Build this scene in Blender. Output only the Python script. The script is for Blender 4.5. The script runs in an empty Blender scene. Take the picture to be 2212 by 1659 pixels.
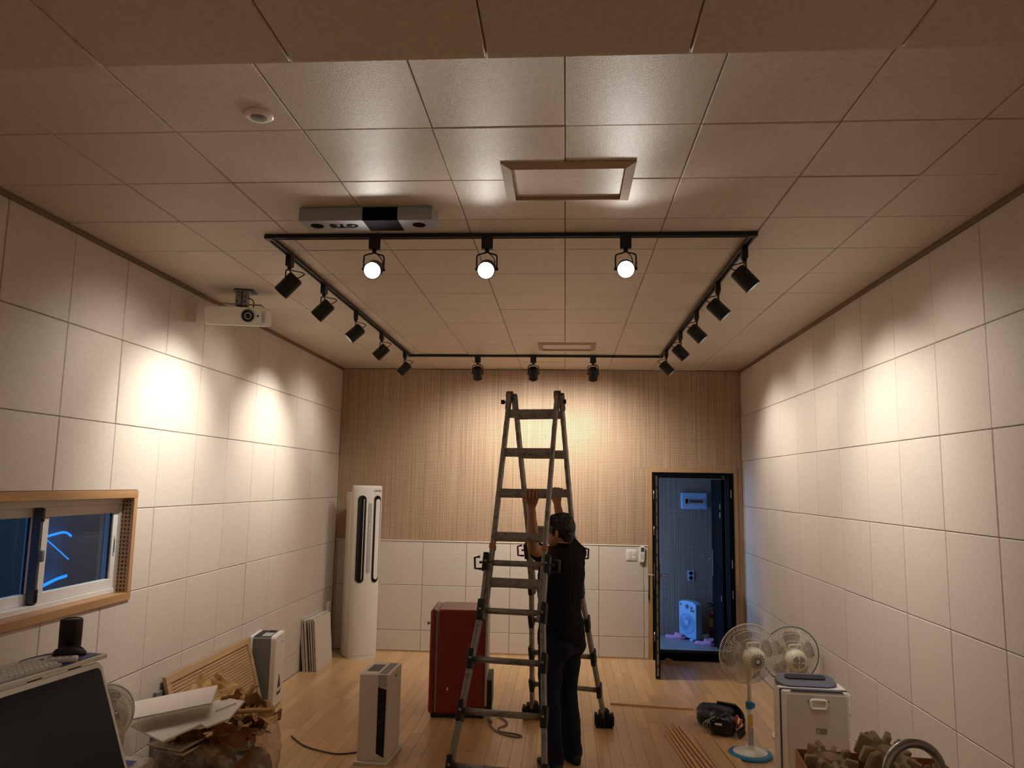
import bpy, bmesh, math, random
from mathutils import Vector, Matrix, Euler, noise as mnoise

random.seed(7)
scene = bpy.context.scene
COL = scene.collection
PI = math.pi

# ------------------------------------------------------------------ camera, world, exposure
CAM_Z = 1.895
F_PX, PITCH, ROLL, YAW = 1642.806, 0.1301, 0.0170, -0.0711
fwd = Vector((math.sin(YAW) * math.cos(PITCH), math.cos(YAW) * math.cos(PITCH), math.sin(PITCH)))
rgt = Vector((math.cos(YAW), -math.sin(YAW), 0.0))
upv = rgt.cross(fwd)
r2 = rgt * math.cos(ROLL) + upv * math.sin(ROLL)
u2 = -rgt * math.sin(ROLL) + upv * math.cos(ROLL)
cam_data = bpy.data.cameras.new('camera')
cam_data.sensor_fit = 'HORIZONTAL'
cam_data.sensor_width = 36.0
cam_data.lens = F_PX / 2212.0 * 36.0
cam_data.clip_start = 0.05
cam = bpy.data.objects.new('camera', cam_data)
COL.objects.link(cam)
cam.matrix_world = Matrix(((r2.x, u2.x, -fwd.x, 0), (r2.y, u2.y, -fwd.y, 0), (r2.z, u2.z, -fwd.z, CAM_Z), (0, 0, 0, 1)))
scene.camera = cam

world = bpy.data.worlds.new('dusk_sky')
scene.world = world
world.use_nodes = True
bg = world.node_tree.nodes['Background']
bg.inputs[0].default_value = (0.10, 0.25, 0.62, 1)      # blue dusk outside
bg.inputs[1].default_value = 0.5

vs = scene.view_settings
vs.view_transform = 'Standard'
vs.look = 'None'
vs.gamma = 1.0
vs.use_curve_mapping = False
vs.exposure = 1.28

LAMP_W = 42.0           # watts of one lit spotlight head
LAMP_COL = (1.0, 0.945, 0.88)

# blue daylight falling through the open entrance on the side of the anteroom
def area_light(name, loc, rot, sx, sy, power, color):
    d = bpy.data.lights.new(name, 'AREA')
    d.shape = 'RECTANGLE'; d.size = sx; d.size_y = sy; d.energy = power; d.color = color
    o = bpy.data.objects.new(name, d); COL.objects.link(o)
    o.location = loc; o.rotation_euler = rot
    return o
entrance_light = area_light('entrance_daylight_offscreen', (0.32, 9.55, 1.10), (0, -PI / 2, 0), 1.9, 0.9, 8.0, (0.24, 0.47, 1.0))

# ------------------------------------------------------------------ room numbers
XL, XR, YB, ZC = -2.635, 1.987, 8.77, 3.217
YF = -1.3          # wall behind the photographer
T = 0.5            # tile size

# ------------------------------------------------------------------ materials
def new_mat(name):
    m = bpy.data.materials.new(name); m.use_nodes = True
    nt = m.node_tree
    return m, nt, nt.nodes['Principled BSDF']

def srgb(r, g, b):
    f = lambda c: ((c / 255.0) / 12.92) if c / 255.0 <= 0.04045 else (((c / 255.0) + 0.055) / 1.055) ** 2.4
    return (f(r), f(g), f(b), 1.0)

def mat(name, col, rough=0.5, metal=0.0, spec=0.5, noise=None, var=0.0, bump=None, coat=0.0, obj_rand=0.0, stretch=(1, 1, 1), dirt=None):
    """col sRGB 0-255. noise: scale of the colour grain, var: its strength. bump: (scale, strength)."""
    m, nt, b = new_mat(name)
    N, L = nt.nodes, nt.links
    c = srgb(*col)
    b.inputs['Base Color'].default_value = c
    b.inputs['Roughness'].default_value = rough
    b.inputs['Metallic'].default_value = metal
    b.inputs['Specular IOR Level'].default_value = spec
    if coat: b.inputs['Coat Weight'].default_value = coat; b.inputs['Coat Roughness'].default_value = 0.12
    tc = N.new('ShaderNodeTexCoord')
    oi = N.new('ShaderNodeObjectInfo')
    add = N.new('ShaderNodeVectorMath'); add.operation = 'ADD'
    mul = N.new('ShaderNodeVectorMath'); mul.operation = 'MULTIPLY'; mul.inputs[1].default_value = stretch
    L.new(tc.outputs['Object'], mul.inputs[0])
    sc = N.new('ShaderNodeMath'); sc.operation = 'MULTIPLY'; sc.inputs[1].default_value = 37.0
    L.new(oi.outputs['Random'], sc.inputs[0])
    L.new(mul.outputs[0], add.inputs[0]); L.new(sc.outputs[0], add.inputs[1])
    colout = None
    if noise:
        n = N.new('ShaderNodeTexNoise'); n.inputs['Scale'].default_value = noise; n.inputs['Detail'].default_value = 5
        n.inputs['Roughness'].default_value = 0.65
        L.new(add.outputs[0], n.inputs['Vector'])
        rp = N.new('ShaderNodeMapRange'); rp.inputs[1].default_value = 0.3; rp.inputs[2].default_value = 0.7
        rp.inputs[3].default_value = 1 - var; rp.inputs[4].default_value = 1 + var
        L.new(n.outputs['Fac'], rp.inputs[0])
        mx = N.new('ShaderNodeMix'); mx.data_type = 'RGBA'; mx.blend_type = 'MULTIPLY'; mx.inputs[0].default_value = 1
        mx.inputs[6].default_value = c
        L.new(rp.outputs[0], mx.inputs[7]); colout = mx.outputs[2]
    if obj_rand:
        rp2 = N.new('ShaderNodeMapRange'); rp2.inputs[3].default_value = 1 - obj_rand; rp2.inputs[4].default_value = 1 + obj_rand
        L.new(oi.outputs['Random'], rp2.inputs[0])
        mx2 = N.new('ShaderNodeMix'); mx2.data_type = 'RGBA'; mx2.blend_type = 'MULTIPLY'; mx2.inputs[0].default_value = 1
        if colout: L.new(colout, mx2.inputs[6])
        else: mx2.inputs[6].default_value = c
        L.new(rp2.outputs[0], mx2.inputs[7]); colout = mx2.outputs[2]
    if dirt:
        dn = N.new('ShaderNodeTexNoise'); dn.inputs['Scale'].default_value = dirt[0]; dn.inputs['Detail'].default_value = 8
        L.new(add.outputs[0], dn.inputs['Vector'])
        dr = N.new('ShaderNodeMapRange'); dr.inputs[1].default_value = 0.52; dr.inputs[2].default_value = 0.66
        L.new(dn.outputs['Fac'], dr.inputs[0])
        dm = N.new('ShaderNodeMix'); dm.data_type = 'RGBA'
        L.new(dr.outputs[0], dm.inputs[0])
        if colout: L.new(colout, dm.inputs[6])
        else: dm.inputs[6].default_value = c
        dm.inputs[7].default_value = srgb(*dirt[1]); colout = dm.outputs[2]
    if colout: L.new(colout, b.inputs['Base Color'])
    if bump:
        bn = N.new('ShaderNodeTexNoise'); bn.inputs['Scale'].default_value = bump[0]; bn.inputs['Detail'].default_value = 4
        L.new(add.outputs[0], bn.inputs['Vector'])
        bp = N.new('ShaderNodeBump'); bp.inputs['Strength'].default_value = bump[1]; bp.inputs['Distance'].default_value = 0.004
        L.new(bn.outputs['Fac'], bp.inputs['Height']); L.new(bp.outputs[0], b.inputs['Normal'])
    return m

def emit(name, col, strength):
    m, nt, b = new_mat(name)
    b.inputs['Base Color'].default_value = srgb(*col)
    b.inputs['Emission Color'].default_value = srgb(*col)
    b.inputs['Emission Strength'].default_value = strength
    return m

def perforated(name, col, pitch, radius, grain_axis='z', plane='xz'):
    """wood board drilled with a regular grid of small round holes"""
    m, nt, b = new_mat(name); N, L = nt.nodes, nt.links
    b.inputs['Roughness'].default_value = 0.55
    tc = N.new('ShaderNodeTexCoord'); sep = N.new('ShaderNodeSeparateXYZ'); L.new(tc.outputs['Object'], sep.inputs[0])
    def cell(axis):
        d = N.new('ShaderNodeMath'); d.operation = 'DIVIDE'; d.inputs[1].default_value = pitch
        L.new(sep.outputs[axis.upper()], d.inputs[0])
        fr = N.new('ShaderNodeMath'); fr.operation = 'FRACT'; L.new(d.outputs[0], fr.inputs[0])
        s = N.new('ShaderNodeMath'); s.operation = 'SUBTRACT'; s.inputs[1].default_value = 0.5; L.new(fr.outputs[0], s.inputs[0])
        return s
    a, c2 = cell(plane[0]), cell(plane[1])
    cb = N.new('ShaderNodeCombineXYZ'); L.new(a.outputs[0], cb.inputs[0]); L.new(c2.outputs[0], cb.inputs[1])
    ln = N.new('ShaderNodeVectorMath'); ln.operation = 'LENGTH'; L.new(cb.outputs[0], ln.inputs[0])
    mr = N.new('ShaderNodeMapRange'); mr.inputs[1].default_value = radius / pitch - 0.05; mr.inputs[2].default_value = radius / pitch + 0.05
    L.new(ln.outputs['Value'], mr.inputs[0])
    # grain
    oi = N.new('ShaderNodeObjectInfo'); sc = N.new('ShaderNodeMath'); sc.operation = 'MULTIPLY'; sc.inputs[1].default_value = 23.0
    L.new(oi.outputs['Random'], sc.inputs[0])
    mul = N.new('ShaderNodeVectorMath'); mul.operation = 'MULTIPLY'
    st = {'x': (1.2, 60, 60), 'y': (60, 1.2, 60), 'z': (70, 70, 0.8)}[grain_axis]; mul.inputs[1].default_value = st
    L.new(tc.outputs['Object'], mul.inputs[0])
    ad = N.new('ShaderNodeVectorMath'); ad.operation = 'ADD'; L.new(mul.outputs[0], ad.inputs[0]); L.new(sc.outputs[0], ad.inputs[1])
    gn = N.new('ShaderNodeTexNoise'); gn.inputs['Scale'].default_value = 1.0; gn.inputs['Detail'].default_value = 4
    L.new(ad.outputs[0], gn.inputs['Vector'])
    rp = N.new('ShaderNodeMapRange'); rp.inputs[1].default_value = 0.3; rp.inputs[2].default_value = 0.7; rp.inputs[3].default_value = 0.72; rp.inputs[4].default_value = 1.16
    L.new(gn.outputs['Fac'], rp.inputs[0])
    mx = N.new('ShaderNodeMix'); mx.data_type = 'RGBA'; mx.blend_type = 'MULTIPLY'; mx.inputs[0].default_value = 1
    mx.inputs[6].default_value = srgb(*col); L.new(rp.outputs[0], mx.inputs[7])
    L.new(mx.outputs[2], b.inputs['Base Color'])
    L.new(mr.outputs[0], b.inputs['Alpha'])          # the drilled holes are open: one sees the wall behind the board
    return m

def wood(name, col, rough=0.45, axis='y', coat=0.0, obj_rand=0.0, contrast=0.2, density=40):
    m, nt, b = new_mat(name); N, L = nt.nodes, nt.links
    b.inputs['Roughness'].default_value = rough
    if coat: b.inputs['Coat Weight'].default_value = coat; b.inputs['Coat Roughness'].default_value = 0.22
    tc = N.new('ShaderNodeTexCoord'); oi = N.new('ShaderNodeObjectInfo')
    sc = N.new('ShaderNodeMath'); sc.operation = 'MULTIPLY'; sc.inputs[1].default_value = 51.0; L.new(oi.outputs['Random'], sc.inputs[0])
    mul = N.new('ShaderNodeVectorMath'); mul.operation = 'MULTIPLY'
    s = [density] * 3; s['xyz'.index(axis)] = density * 0.05; mul.inputs[1].default_value = s
    L.new(tc.outputs['Object'], mul.inputs[0])
    ad = N.new('ShaderNodeVectorMath'); ad.operation = 'ADD'; L.new(mul.outputs[0], ad.inputs[0]); L.new(sc.outputs[0], ad.inputs[1])
    n = N.new('ShaderNodeTexNoise'); n.inputs['Scale'].default_value = 1.0; n.inputs['Detail'].default_value = 5; n.inputs['Distortion'].default_value = 0.6
    L.new(ad.outputs[0], n.inputs['Vector'])
    rp = N.new('ShaderNodeMapRange'); rp.inputs[1].default_value = 0.28; rp.inputs[2].default_value = 0.72; rp.inputs[3].default_value = 1 - contrast; rp.inputs[4].default_value = 1 + contrast * 0.7
    L.new(n.outputs['Fac'], rp.inputs[0])
    rp2 = N.new('ShaderNodeMapRange'); rp2.inputs[3].default_value = 1 - obj_rand; rp2.inputs[4].default_value = 1 + obj_rand
    L.new(oi.outputs['Random'], rp2.inputs[0])
    mm = N.new('ShaderNodeMath'); mm.operation = 'MULTIPLY'; L.new(rp.outputs[0], mm.inputs[0]); L.new(rp2.outputs[0], mm.inputs[1])
    mx = N.new('ShaderNodeMix'); mx.data_type = 'RGBA'; mx.blend_type = 'MULTIPLY'; mx.inputs[0].default_value = 1
    mx.inputs[6].default_value = srgb(*col); L.new(mm.outputs[0], mx.inputs[7]); L.new(mx.outputs[2], b.inputs['Base Color'])
    return m

M = {}
M['tile'] = mat('felt_wall_tile', (213, 201, 186), rough=0.5, spec=0.35, noise=55, var=0.07, bump=(260, 0.22), obj_rand=0.025)
M['ctile'] = mat('felt_ceiling_tile', (210, 196, 180), rough=0.45, spec=0.22, noise=60, var=0.10, bump=(220, 0.3), obj_rand=0.03)
M['joint'] = mat('plasterboard_backing', (170, 152, 130), rough=0.9)
M['fleece'] = mat('dark_acoustic_fleece', (62, 46, 38), rough=0.95)
M['perf'] = perforated('perforated_wood_board', (202, 170, 138), 0.0165, 0.0042)
M['perf_y'] = perforated('perforated_wood_reveal', (178, 138, 100), 0.024, 0.006, 'z', 'xz')
M['wood_trim'] = wood('oak_trim', (178, 136, 92), axis='y', rough=0.5)
M['wood_trim_x'] = wood('oak_trim_across', (186, 148, 106), axis='x', rough=0.5)
M['wood_trim_z'] = wood('oak_trim_upright', (186, 146, 102), axis='z', rough=0.5)
M['crown'] = wood('brown_crown_trim', (120, 98, 78), axis='y', rough=0.7)
M['plank'] = wood('maple_floor_plank', (206, 166, 118), axis='y', rough=0.33, coat=0.25, obj_rand=0.13, contrast=0.14, density=26)
M['black'] = mat('black_powder_coat', (17, 17, 18), rough=0.5)
M['black_gloss'] = mat('black_gloss_plastic', (8, 8, 9), rough=0.18)
M['black_door'] = mat('black_steel_door', (10, 10, 11), rough=0.6, spec=0.08)
M['white'] = mat('white_plastic', (232, 226, 216), rough=0.35)
M['white2'] = mat('warm_white_plastic', (226, 218, 204), rough=0.4)
M['ivory'] = mat('ivory_plastic', (228, 220, 198), rough=0.35)
M['pvc'] = mat('white_window_frame', (222, 218, 212), rough=0.35)
M['grey'] = mat('grey_plastic', (128, 128, 128), rough=0.45)
M['lgrey'] = mat('light_grey_plastic', (176, 174, 170), rough=0.45)
M['dgrey'] = mat('dark_grey_plastic', (70, 72, 76), rough=0.4)
M['slate'] = mat('slate_blue_plastic', (84, 88, 104), rough=0.3)
M['alu'] = mat('worn_ladder_aluminium', (150, 147, 142), rough=0.5, metal=0.55, noise=30, var=0.16, bump=(120, 0.15), dirt=(26, (118, 112, 104)))
M['steel'] = mat('brushed_steel', (170, 168, 164), rough=0.28, metal=1.0)
M['zinc'] = mat('zinc_bracket', (150, 148, 144), rough=0.4, metal=0.8)
M['red'] = mat('dark_red_enamel', (118, 13, 17), rough=0.32, coat=0.3, noise=8, var=0.05)
M['skin'] = mat('skin', (172, 118, 88), rough=0.55, noise=25, var=0.06)
M['shirt'] = mat('black_cotton', (14, 14, 17), rough=0.92, bump=(160, 0.3), spec=0.2)
M['jeans'] = mat('dark_denim', (26, 31, 44), rough=0.9, noise=180, var=0.2, bump=(200, 0.3), spec=0.2)
M['hair'] = mat('black_hair', (12, 10, 9), rough=0.5, bump=(300, 0.8), stretch=(1, 1, 0.25))
M['shoe'] = mat('black_shoe', (14, 14, 15), rough=0.6)
M['rubber'] = mat('black_rubber', (18, 17, 17), rough=0.8, bump=(60, 0.5))
M['kraft'] = mat('brown_kraft_paper', (182, 142, 88), rough=0.75, noise=14, var=0.14, obj_rand=0.25)
M['kraft_dark'] = mat('dark_brown_card', (126, 82, 42), rough=0.7, noise=10, var=0.14, obj_rand=0.2)
M['card'] = mat('cardboard', (176, 120, 82), rough=0.85, noise=20, var=0.08)
M['pulp'] = mat('moulded_pulp', (186, 163, 136), rough=0.95, noise=70, var=0.14, bump=(180, 0.5))
M['blue'] = mat('blue_plastic', (42, 128, 172), rough=0.35)
M['paper_blue'] = mat('blue_printed_paper', (48, 62, 128), rough=0.5)
M['paper'] = mat('white_paper', (226, 222, 214), rough=0.6)
M['screen'] = mat('black_screen_glass', (8, 8, 9), rough=0.12, spec=0.12)
M['fanblue'] = mat('pale_blue_fan_plastic', (150, 190, 226), rough=0.4)
M['pink'] = mat('pink_foam', (222, 160, 196), rough=0.7)
M['extred'] = mat('extinguisher_red', (150, 30, 30), rough=0.35)
M['orange'] = mat('orange_grip', (214, 74, 44), rough=0.5)
M['yellow'] = mat('yellow_label', (214, 182, 60), rough=0.5)
M['tape'] = mat('tan_tape', (170, 118, 62), rough=0.6)
M['linoleum'] = mat('anteroom_floor_sheet', (150, 152, 150), rough=0.35, noise=30, var=0.06)
M['dim_wall'] = mat('plain_painted_wall', (190, 178, 162), rough=0.8)
M['cordm'] = mat('grey_cord', (120, 108, 92), rough=0.6)
M['brownwire'] = mat('dark_cord', (70, 54, 40), rough=0.6)
M['panel_edge'] = mat('panel_dark_edge', (40, 34, 30), rough=0.9)
M['lit'] = emit('lit_lamp_face', (255, 250, 240), 7.0)
M['streak_glow'] = emit('blue_reflection_glow', (30, 140, 255), 0.62)  # emission imitates blue reflections in the window pane, no lamp there

M['teal'] = mat('teal_green_rim', (84, 132, 120), rough=0.35)
M['pgrey'] = mat('pearl_grey_panel', (196, 190, 182), rough=0.3)
M['label_grey'] = mat('brushed_badge', (126, 120, 108), rough=0.35, metal=0.4)
M['leather'] = mat('brown_leather', (58, 36, 26), rough=0.6)
M['wood_strip_m'] = wood('raw_batten', (216, 174, 128), axis='y', rough=0.6, obj_rand=0.08)
M['dgrey_mouse'] = mat('black_mouse_plastic', (34, 34, 37), rough=0.4)
M['boxgrey'] = mat('grey_box_paint', (168, 168, 172), rough=0.65, spec=0.1)
M['ink'] = mat('matt_black_print', (14, 14, 17), rough=0.9, spec=0.05)
M['wood_hatch'] = wood('pale_hatch_trim', (176, 150, 124), axis='x', rough=0.75, contrast=0.10)

def glass_mat(name, tint, mixfac, rough=0.03):
    m = bpy.data.materials.new(name); m.use_nodes = True
    nt = m.node_tree; nt.nodes.clear(); N, L = nt.nodes, nt.links
    o = N.new('ShaderNodeOutputMaterial'); t = N.new('ShaderNodeBsdfTransparent'); g = N.new('ShaderNodeBsdfGlossy')
    t.inputs[0].default_value = tint; g.inputs['Roughness'].default_value = rough
    g.inputs[0].default_value = (0.9, 0.93, 1, 1)
    fr = N.new('ShaderNodeFresnel'); fr.inputs[0].default_value = 1.5
    ad = N.new('ShaderNodeMath'); ad.operation = 'ADD'; ad.inputs[1].default_value = mixfac; ad.use_clamp = True
    ge = N.new('ShaderNodeNewGeometry'); iv = N.new('ShaderNodeMath'); iv.operation = 'SUBTRACT'; iv.inputs[0].default_value = 1.0
    L.new(ge.outputs['Backfacing'], iv.inputs[1])
    fm = N.new('ShaderNodeMath'); fm.operation = 'MULTIPLY'; L.new(fr.outputs[0], fm.inputs[0]); L.new(iv.outputs[0], fm.inputs[1])
    L.new(fm.outputs[0], ad.inputs[0])
    mx = N.new('ShaderNodeMixShader'); L.new(ad.outputs[0], mx.inputs[0]); L.new(t.outputs[0], mx.inputs[1]); L.new(g.outputs[0], mx.inputs[2])
    L.new(mx.outputs[0], o.inputs[0])
    return m
M['glass'] = glass_mat('window_glass', (0.80, 0.90, 0.96, 1), 0.0)
M['blade'] = glass_mat('smoky_clear_blade', (0.62, 0.56, 0.50, 1), 0.10, 0.25)

def film_mat():
    m = bpy.data.materials.new('clear_plastic_film'); m.use_nodes = True
    nt = m.node_tree; nt.nodes.clear(); N, L = nt.nodes, nt.links
    o = N.new('ShaderNodeOutputMaterial'); t = N.new('ShaderNodeBsdfTransparent'); t.inputs[0].default_value = (0.86, 0.83, 0.79, 1)
    d = N.new('ShaderNodeBsdfPrincipled'); d.inputs['Base Color'].default_value = (0.75, 0.72, 0.68, 1); d.inputs['Roughness'].default_value = 0.2
    tc = N.new('ShaderNodeTexCoord'); n = N.new('ShaderNodeTexNoise'); n.inputs['Scale'].default_value = 9; n.inputs['Detail'].default_value = 6; n.inputs['Distortion'].default_value = 1.5
    L.new(tc.outputs['Object'], n.inputs['Vector'])
    mr = N.new('ShaderNodeMapRange'); mr.inputs[1].default_value = 0.45; mr.inputs[2].default_value = 0.75; mr.inputs[3].default_value = 0.12; mr.inputs[4].default_value = 0.62
    L.new(n.outputs['Fac'], mr.inputs[0])
    bp = N.new('ShaderNodeBump'); bp.inputs['Strength'].default_value = 0.8; bp.inputs['Distance'].default_value = 0.02
    L.new(n.outputs['Fac'], bp.inputs['Height']); L.new(bp.outputs[0], d.inputs['Normal'])
    mx = N.new('ShaderNodeMixShader'); L.new(mr.outputs[0], mx.inputs[0]); L.new(t.outputs[0], mx.inputs[1]); L.new(d.outputs[0], mx.inputs[2])
    L.new(mx.outputs[0], o.inputs[0])
    return m
M['film'] = film_mat()

# ------------------------------------------------------------------ mesh helpers
def frame_from(axis):
    a = Vector(axis).normalized()
    t = Vector((0, 0, 1)) if abs(a.z) < 0.9 else Vector((1, 0, 0))
    x = t.cross(a).normalized(); y = a.cross(x)
    return x, y, a

class MB:
    def __init__(s): s.v = []; s.f = []
    def add(s, vs_, fs):
        o = len(s.v); s.v += [tuple(p) for p in vs_]; s.f += [tuple(i + o for i in f) for f in fs]; return s
    def box(s, x0, x1, y0, y1, z0, z1, m=None):
        P = [Vector(p) for p in ((x0, y0, z0), (x1, y0, z0), (x1, y1, z0), (x0, y1, z0), (x0, y0, z1), (x1, y0, z1), (x1, y1, z1), (x0, y1, z1))]
        if m: P = [m @ p for p in P]
        return s.add(P, [(0, 3, 2, 1), (4, 5, 6, 7), (0, 1, 5, 4), (1, 2, 6, 5), (2, 3, 7, 6), (3, 0, 4, 7)])
    def cyl(s, p0, p1, r0, r1=None, n=16, caps=True):
        r1 = r0 if r1 is None else r1
        p0, p1 = Vector(p0), Vector(p1); x, y, _ = frame_from(p1 - p0)
        P = []
        for p, r in ((p0, r0), (p1, r1)):
            for i in range(n):
                a = 2 * PI * i / n; P.append(p + x * (r * math.cos(a)) + y * (r * math.sin(a)))
        F = [(i, (i + 1) % n, n + (i + 1) % n, n + i) for i in range(n)]
        if caps: F += [tuple(range(n - 1, -1, -1)), tuple(range(n, 2 * n))]
        return s.add(P, F)
    def bar(s, p0, p1, w, h, up=(0, 0, 1)):
        """rectangular bar from p0 to p1; w across, h along the up hint"""
        p0, p1 = Vector(p0), Vector(p1); a = (p1 - p0).normalized(); x = a.cross(Vector(up)).normalized(); y = x.cross(a)
        P = []
        for p in (p0, p1):
            for sx, sy in ((-1, -1), (1, -1), (1, 1), (-1, 1)): P.append(p + x * (sx * w / 2) + y * (sy * h / 2))
        return s.add(P, [(3, 2, 1, 0), (4, 5, 6, 7), (0, 1, 5, 4), (1, 2, 6, 5), (2, 3, 7, 6), (3, 0, 4, 7)])
    def tube(s, pts, r, n=8, closed=False, radii=None):
        pts = [Vector(p) for p in pts]; k = len(pts); P = []; px = None
        for i, p in enumerate(pts):
            if closed: t = pts[(i + 1) % k] - pts[i - 1]
            else: t = pts[min(i + 1, k - 1)] - pts[max(i - 1, 0)]
            t.normalize()
            if px is None: x, y, _ = frame_from(t)
            else:
                x = (px - t * px.dot(t)).normalized(); y = t.cross(x)
            px = x; rr = radii[i] if radii else r
            for j in range(n):
                a = 2 * PI * j / n; P.append(p + x * (rr * math.cos(a)) + y * (rr * math.sin(a)))
        F = []
        for i in range(k if closed else k - 1):
            q = (i + 1) % k
            for j in range(n): F.append((i * n + j, i * n + (j + 1) % n, q * n + (j + 1) % n, q * n + j))
        if not closed: F += [tuple(range(n - 1, -1, -1)), tuple(range((k - 1) * n, k * n))]
        return s.add(P, F)
    def lathe(s, prof, n=24, c=(0, 0, 0), axis=(0, 0, 1), sx=1.0, sy=1.0):
        x, y, a = frame_from(axis) if tuple(axis) != (0, 0, 1) else (Vector((1, 0, 0)), Vector((0, 1, 0)), Vector((0, 0, 1)))
        c = Vector(c); P = []
        for r, z in prof:
            for i in range(n):
                t = 2 * PI * i / n; P.append(c + x * (sx * r * math.cos(t)) + y * (sy * r * math.sin(t)) + a * z)
        F = []
        for k in range(len(prof) - 1):
            for i in range(n): F.append((k * n + i, k * n + (i + 1) % n, (k + 1) * n + (i + 1) % n, (k + 1) * n + i))
        F += [tuple(range(n - 1, -1, -1)), tuple(range((len(prof) - 1) * n, len(prof) * n))]
        return s.add(P, F)
    def loft(s, rings):
        n = len(rings[0]); P = [p for r in rings for p in r]; F = []
        for k in range(len(rings) - 1):
            for i in range(n): F.append((k * n + i, k * n + (i + 1) % n, (k + 1) * n + (i + 1) % n, (k + 1) * n + i))
        F += [tuple(range(n - 1, -1, -1)), tuple(range((len(rings) - 1) * n, len(rings) * n))]
        return s.add(P, F)
    def prism(s, poly, h0, h1, fn):
        """poly: 2D points (ccw); fn(u, v, h) -> 3D"""
        n = len(poly); P = [fn(u, v, h0) for u, v in poly] + [fn(u, v, h1) for u, v in poly]
        F = [tuple(range(n - 1, -1, -1)), tuple(range(n, 2 * n))] + [(i, (i + 1) % n, n + (i + 1) % n, n + i) for i in range(n)]
        return s.add(P, F)
    def ball(s, c, r, n=16, m=10, sc=(1, 1, 1), rot=None):
        c = Vector(c); P = []; F = []
        for j in range(1, m):
            ph = PI * j / m
            for i in range(n):
                th = 2 * PI * i / n
                v = Vector((r * sc[0] * math.sin(ph) * math.cos(th), r * sc[1] * math.sin(ph) * math.sin(th), r * sc[2] * math.cos(ph)))
                if rot: v = rot @ v
                P.append(c + v)
        t = Vector((0, 0, r * sc[2])); 
        if rot: t = rot @ t
        P += [c + t, c - t]; a, b = len(P) - 2, len(P) - 1
        for j in range(m - 2):
            for i in range(n): F.append((j * n + i, (j + 1) * n + i, (j + 1) * n + (i + 1) % n, j * n + (i + 1) % n))
        for i in range(n):
            F.append((a, i, (i + 1) % n)); F.append((b, (m - 2) * n + (i + 1) % n, (m - 2) * n + i))
        return s.add(P, F)
    def mesh(s, name, smooth=False):
        me = bpy.data.meshes.new(name); me.from_pydata(s.v, [], s.f); me.validate()
        bm = bmesh.new(); bm.from_mesh(me); bmesh.ops.recalc_face_normals(bm, faces=bm.faces); bm.to_mesh(me); bm.free()
        if smooth:
            for p in me.polygons: p.use_smooth = True
        return me
    def build(s, name, m, parent=None, smooth=False, bevel=0.0, seg=2, loc=None, rot=None, auto=None):
        me = s.mesh(name, smooth or auto is not None or bevel > 0)
        return link(name, me, m, parent, bevel, seg, loc, rot, auto)

def link(name, me, m, parent=None, bevel=0.0, seg=2, loc=None, rot=None, auto=None):
    o = bpy.data.objects.new(name, me); COL.objects.link(o)
    mm = M[m] if isinstance(m, str) else m
    if mm and not me.materials: me.materials.append(mm)
    if parent: o.parent = parent
    if loc: o.location = loc
    if rot: o.rotation_euler = rot
    if bevel:
        b = o.modifiers.new('bevel', 'BEVEL'); b.width = bevel; b.segments = seg; b.limit_method = 'ANGLE'; b.angle_limit = 0.6
        sharp(o, 0.6)
    if auto is not None: sharp(o, auto)
    return o

def sharp(o, ang):
    me = o.data
    bm = bmesh.new(); bm.from_mesh(me)
    for e in bm.edges:
        if len(e.link_faces) == 2 and e.calc_face_angle(0) > ang: e.smooth = False
    bm.to_mesh(me); bm.free()

def tag(o, label=None, cat=None, group=None, kind=None):
    if label: o['label'] = label
    if cat: o['category'] = cat
    if group: o['group'] = group
    if kind: o['kind'] = kind
    return o

def thing(name, label, cat, loc=(0, 0, 0), rz=0.0, group=None):
    o = bpy.data.objects.new(name, None); COL.objects.link(o); o.empty_display_size = 0.05
    o.location = loc; o.rotation_euler = (0, 0, rz)
    return tag(o, label, cat, group)

def copy_tree(o, parent=None):
    c = o.copy(); COL.objects.link(c); c.parent = parent
    for ch in o.children: copy_tree(ch, c)
    return c

def text_obj(name, body, size, m, parent, mw, extrude=0.0006, shear=0.0, bold=0.0):
    cu = bpy.data.curves.new(name, 'FONT'); cu.body = body; cu.size = size; cu.align_x = 'CENTER'; cu.align_y = 'CENTER'
    cu.extrude = extrude; cu.shear = shear; cu.offset = bold; cu.resolution_u = 3
    tmp = bpy.data.objects.new('tmp', cu); COL.objects.link(tmp)
    dg = bpy.context.evaluated_depsgraph_get(); dg.update()
    me = bpy.data.meshes.new_from_object(tmp.evaluated_get(dg))
    bpy.data.objects.remove(tmp); me.name = name
    me.transform(mw); me.materials.clear()
    return link(name, me, m, parent)

def rounded_rect(w, h, r, n=5, cx=0, cy=0):
    P = []
    for qx, qy, a0 in ((1, 1, 0), (-1, 1, 90), (-1, -1, 180), (1, -1, 270)):
        for i in range(n + 1):
            a = math.radians(a0 + 90 * i / n)
            P.append((cx + qx * (w / 2 - r) + r * math.cos(a), cy + qy * (h / 2 - r) + r * math.sin(a)))
    return P

def bez(p0, p1, p2, p3, n=12):
    p0, p1, p2, p3 = map(Vector, (p0, p1, p2, p3)); out = []
    for i in range(n + 1):
        t = i / n; out.append(p0 * (1 - t) ** 3 + p1 * 3 * t * (1 - t) ** 2 + p2 * 3 * t * t * (1 - t) + p3 * t ** 3)
    return out

def smooth_path(pts, n=8):
    pts = [Vector(p) for p in pts]; out = []
    for i in range(len(pts) - 1):
        a = pts[max(i - 1, 0)]; b = pts[i]; c = pts[i + 1]; d = pts[min(i + 2, len(pts) - 1)]
        for k in range(n):
            t = k / n
            out.append(0.5 * ((2 * b) + (c - a) * t + (2 * a - 5 * b + 4 * c - d) * t * t + (3 * b - a - 3 * c + d) * t ** 3))
    out.append(pts[-1]); return out

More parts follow.
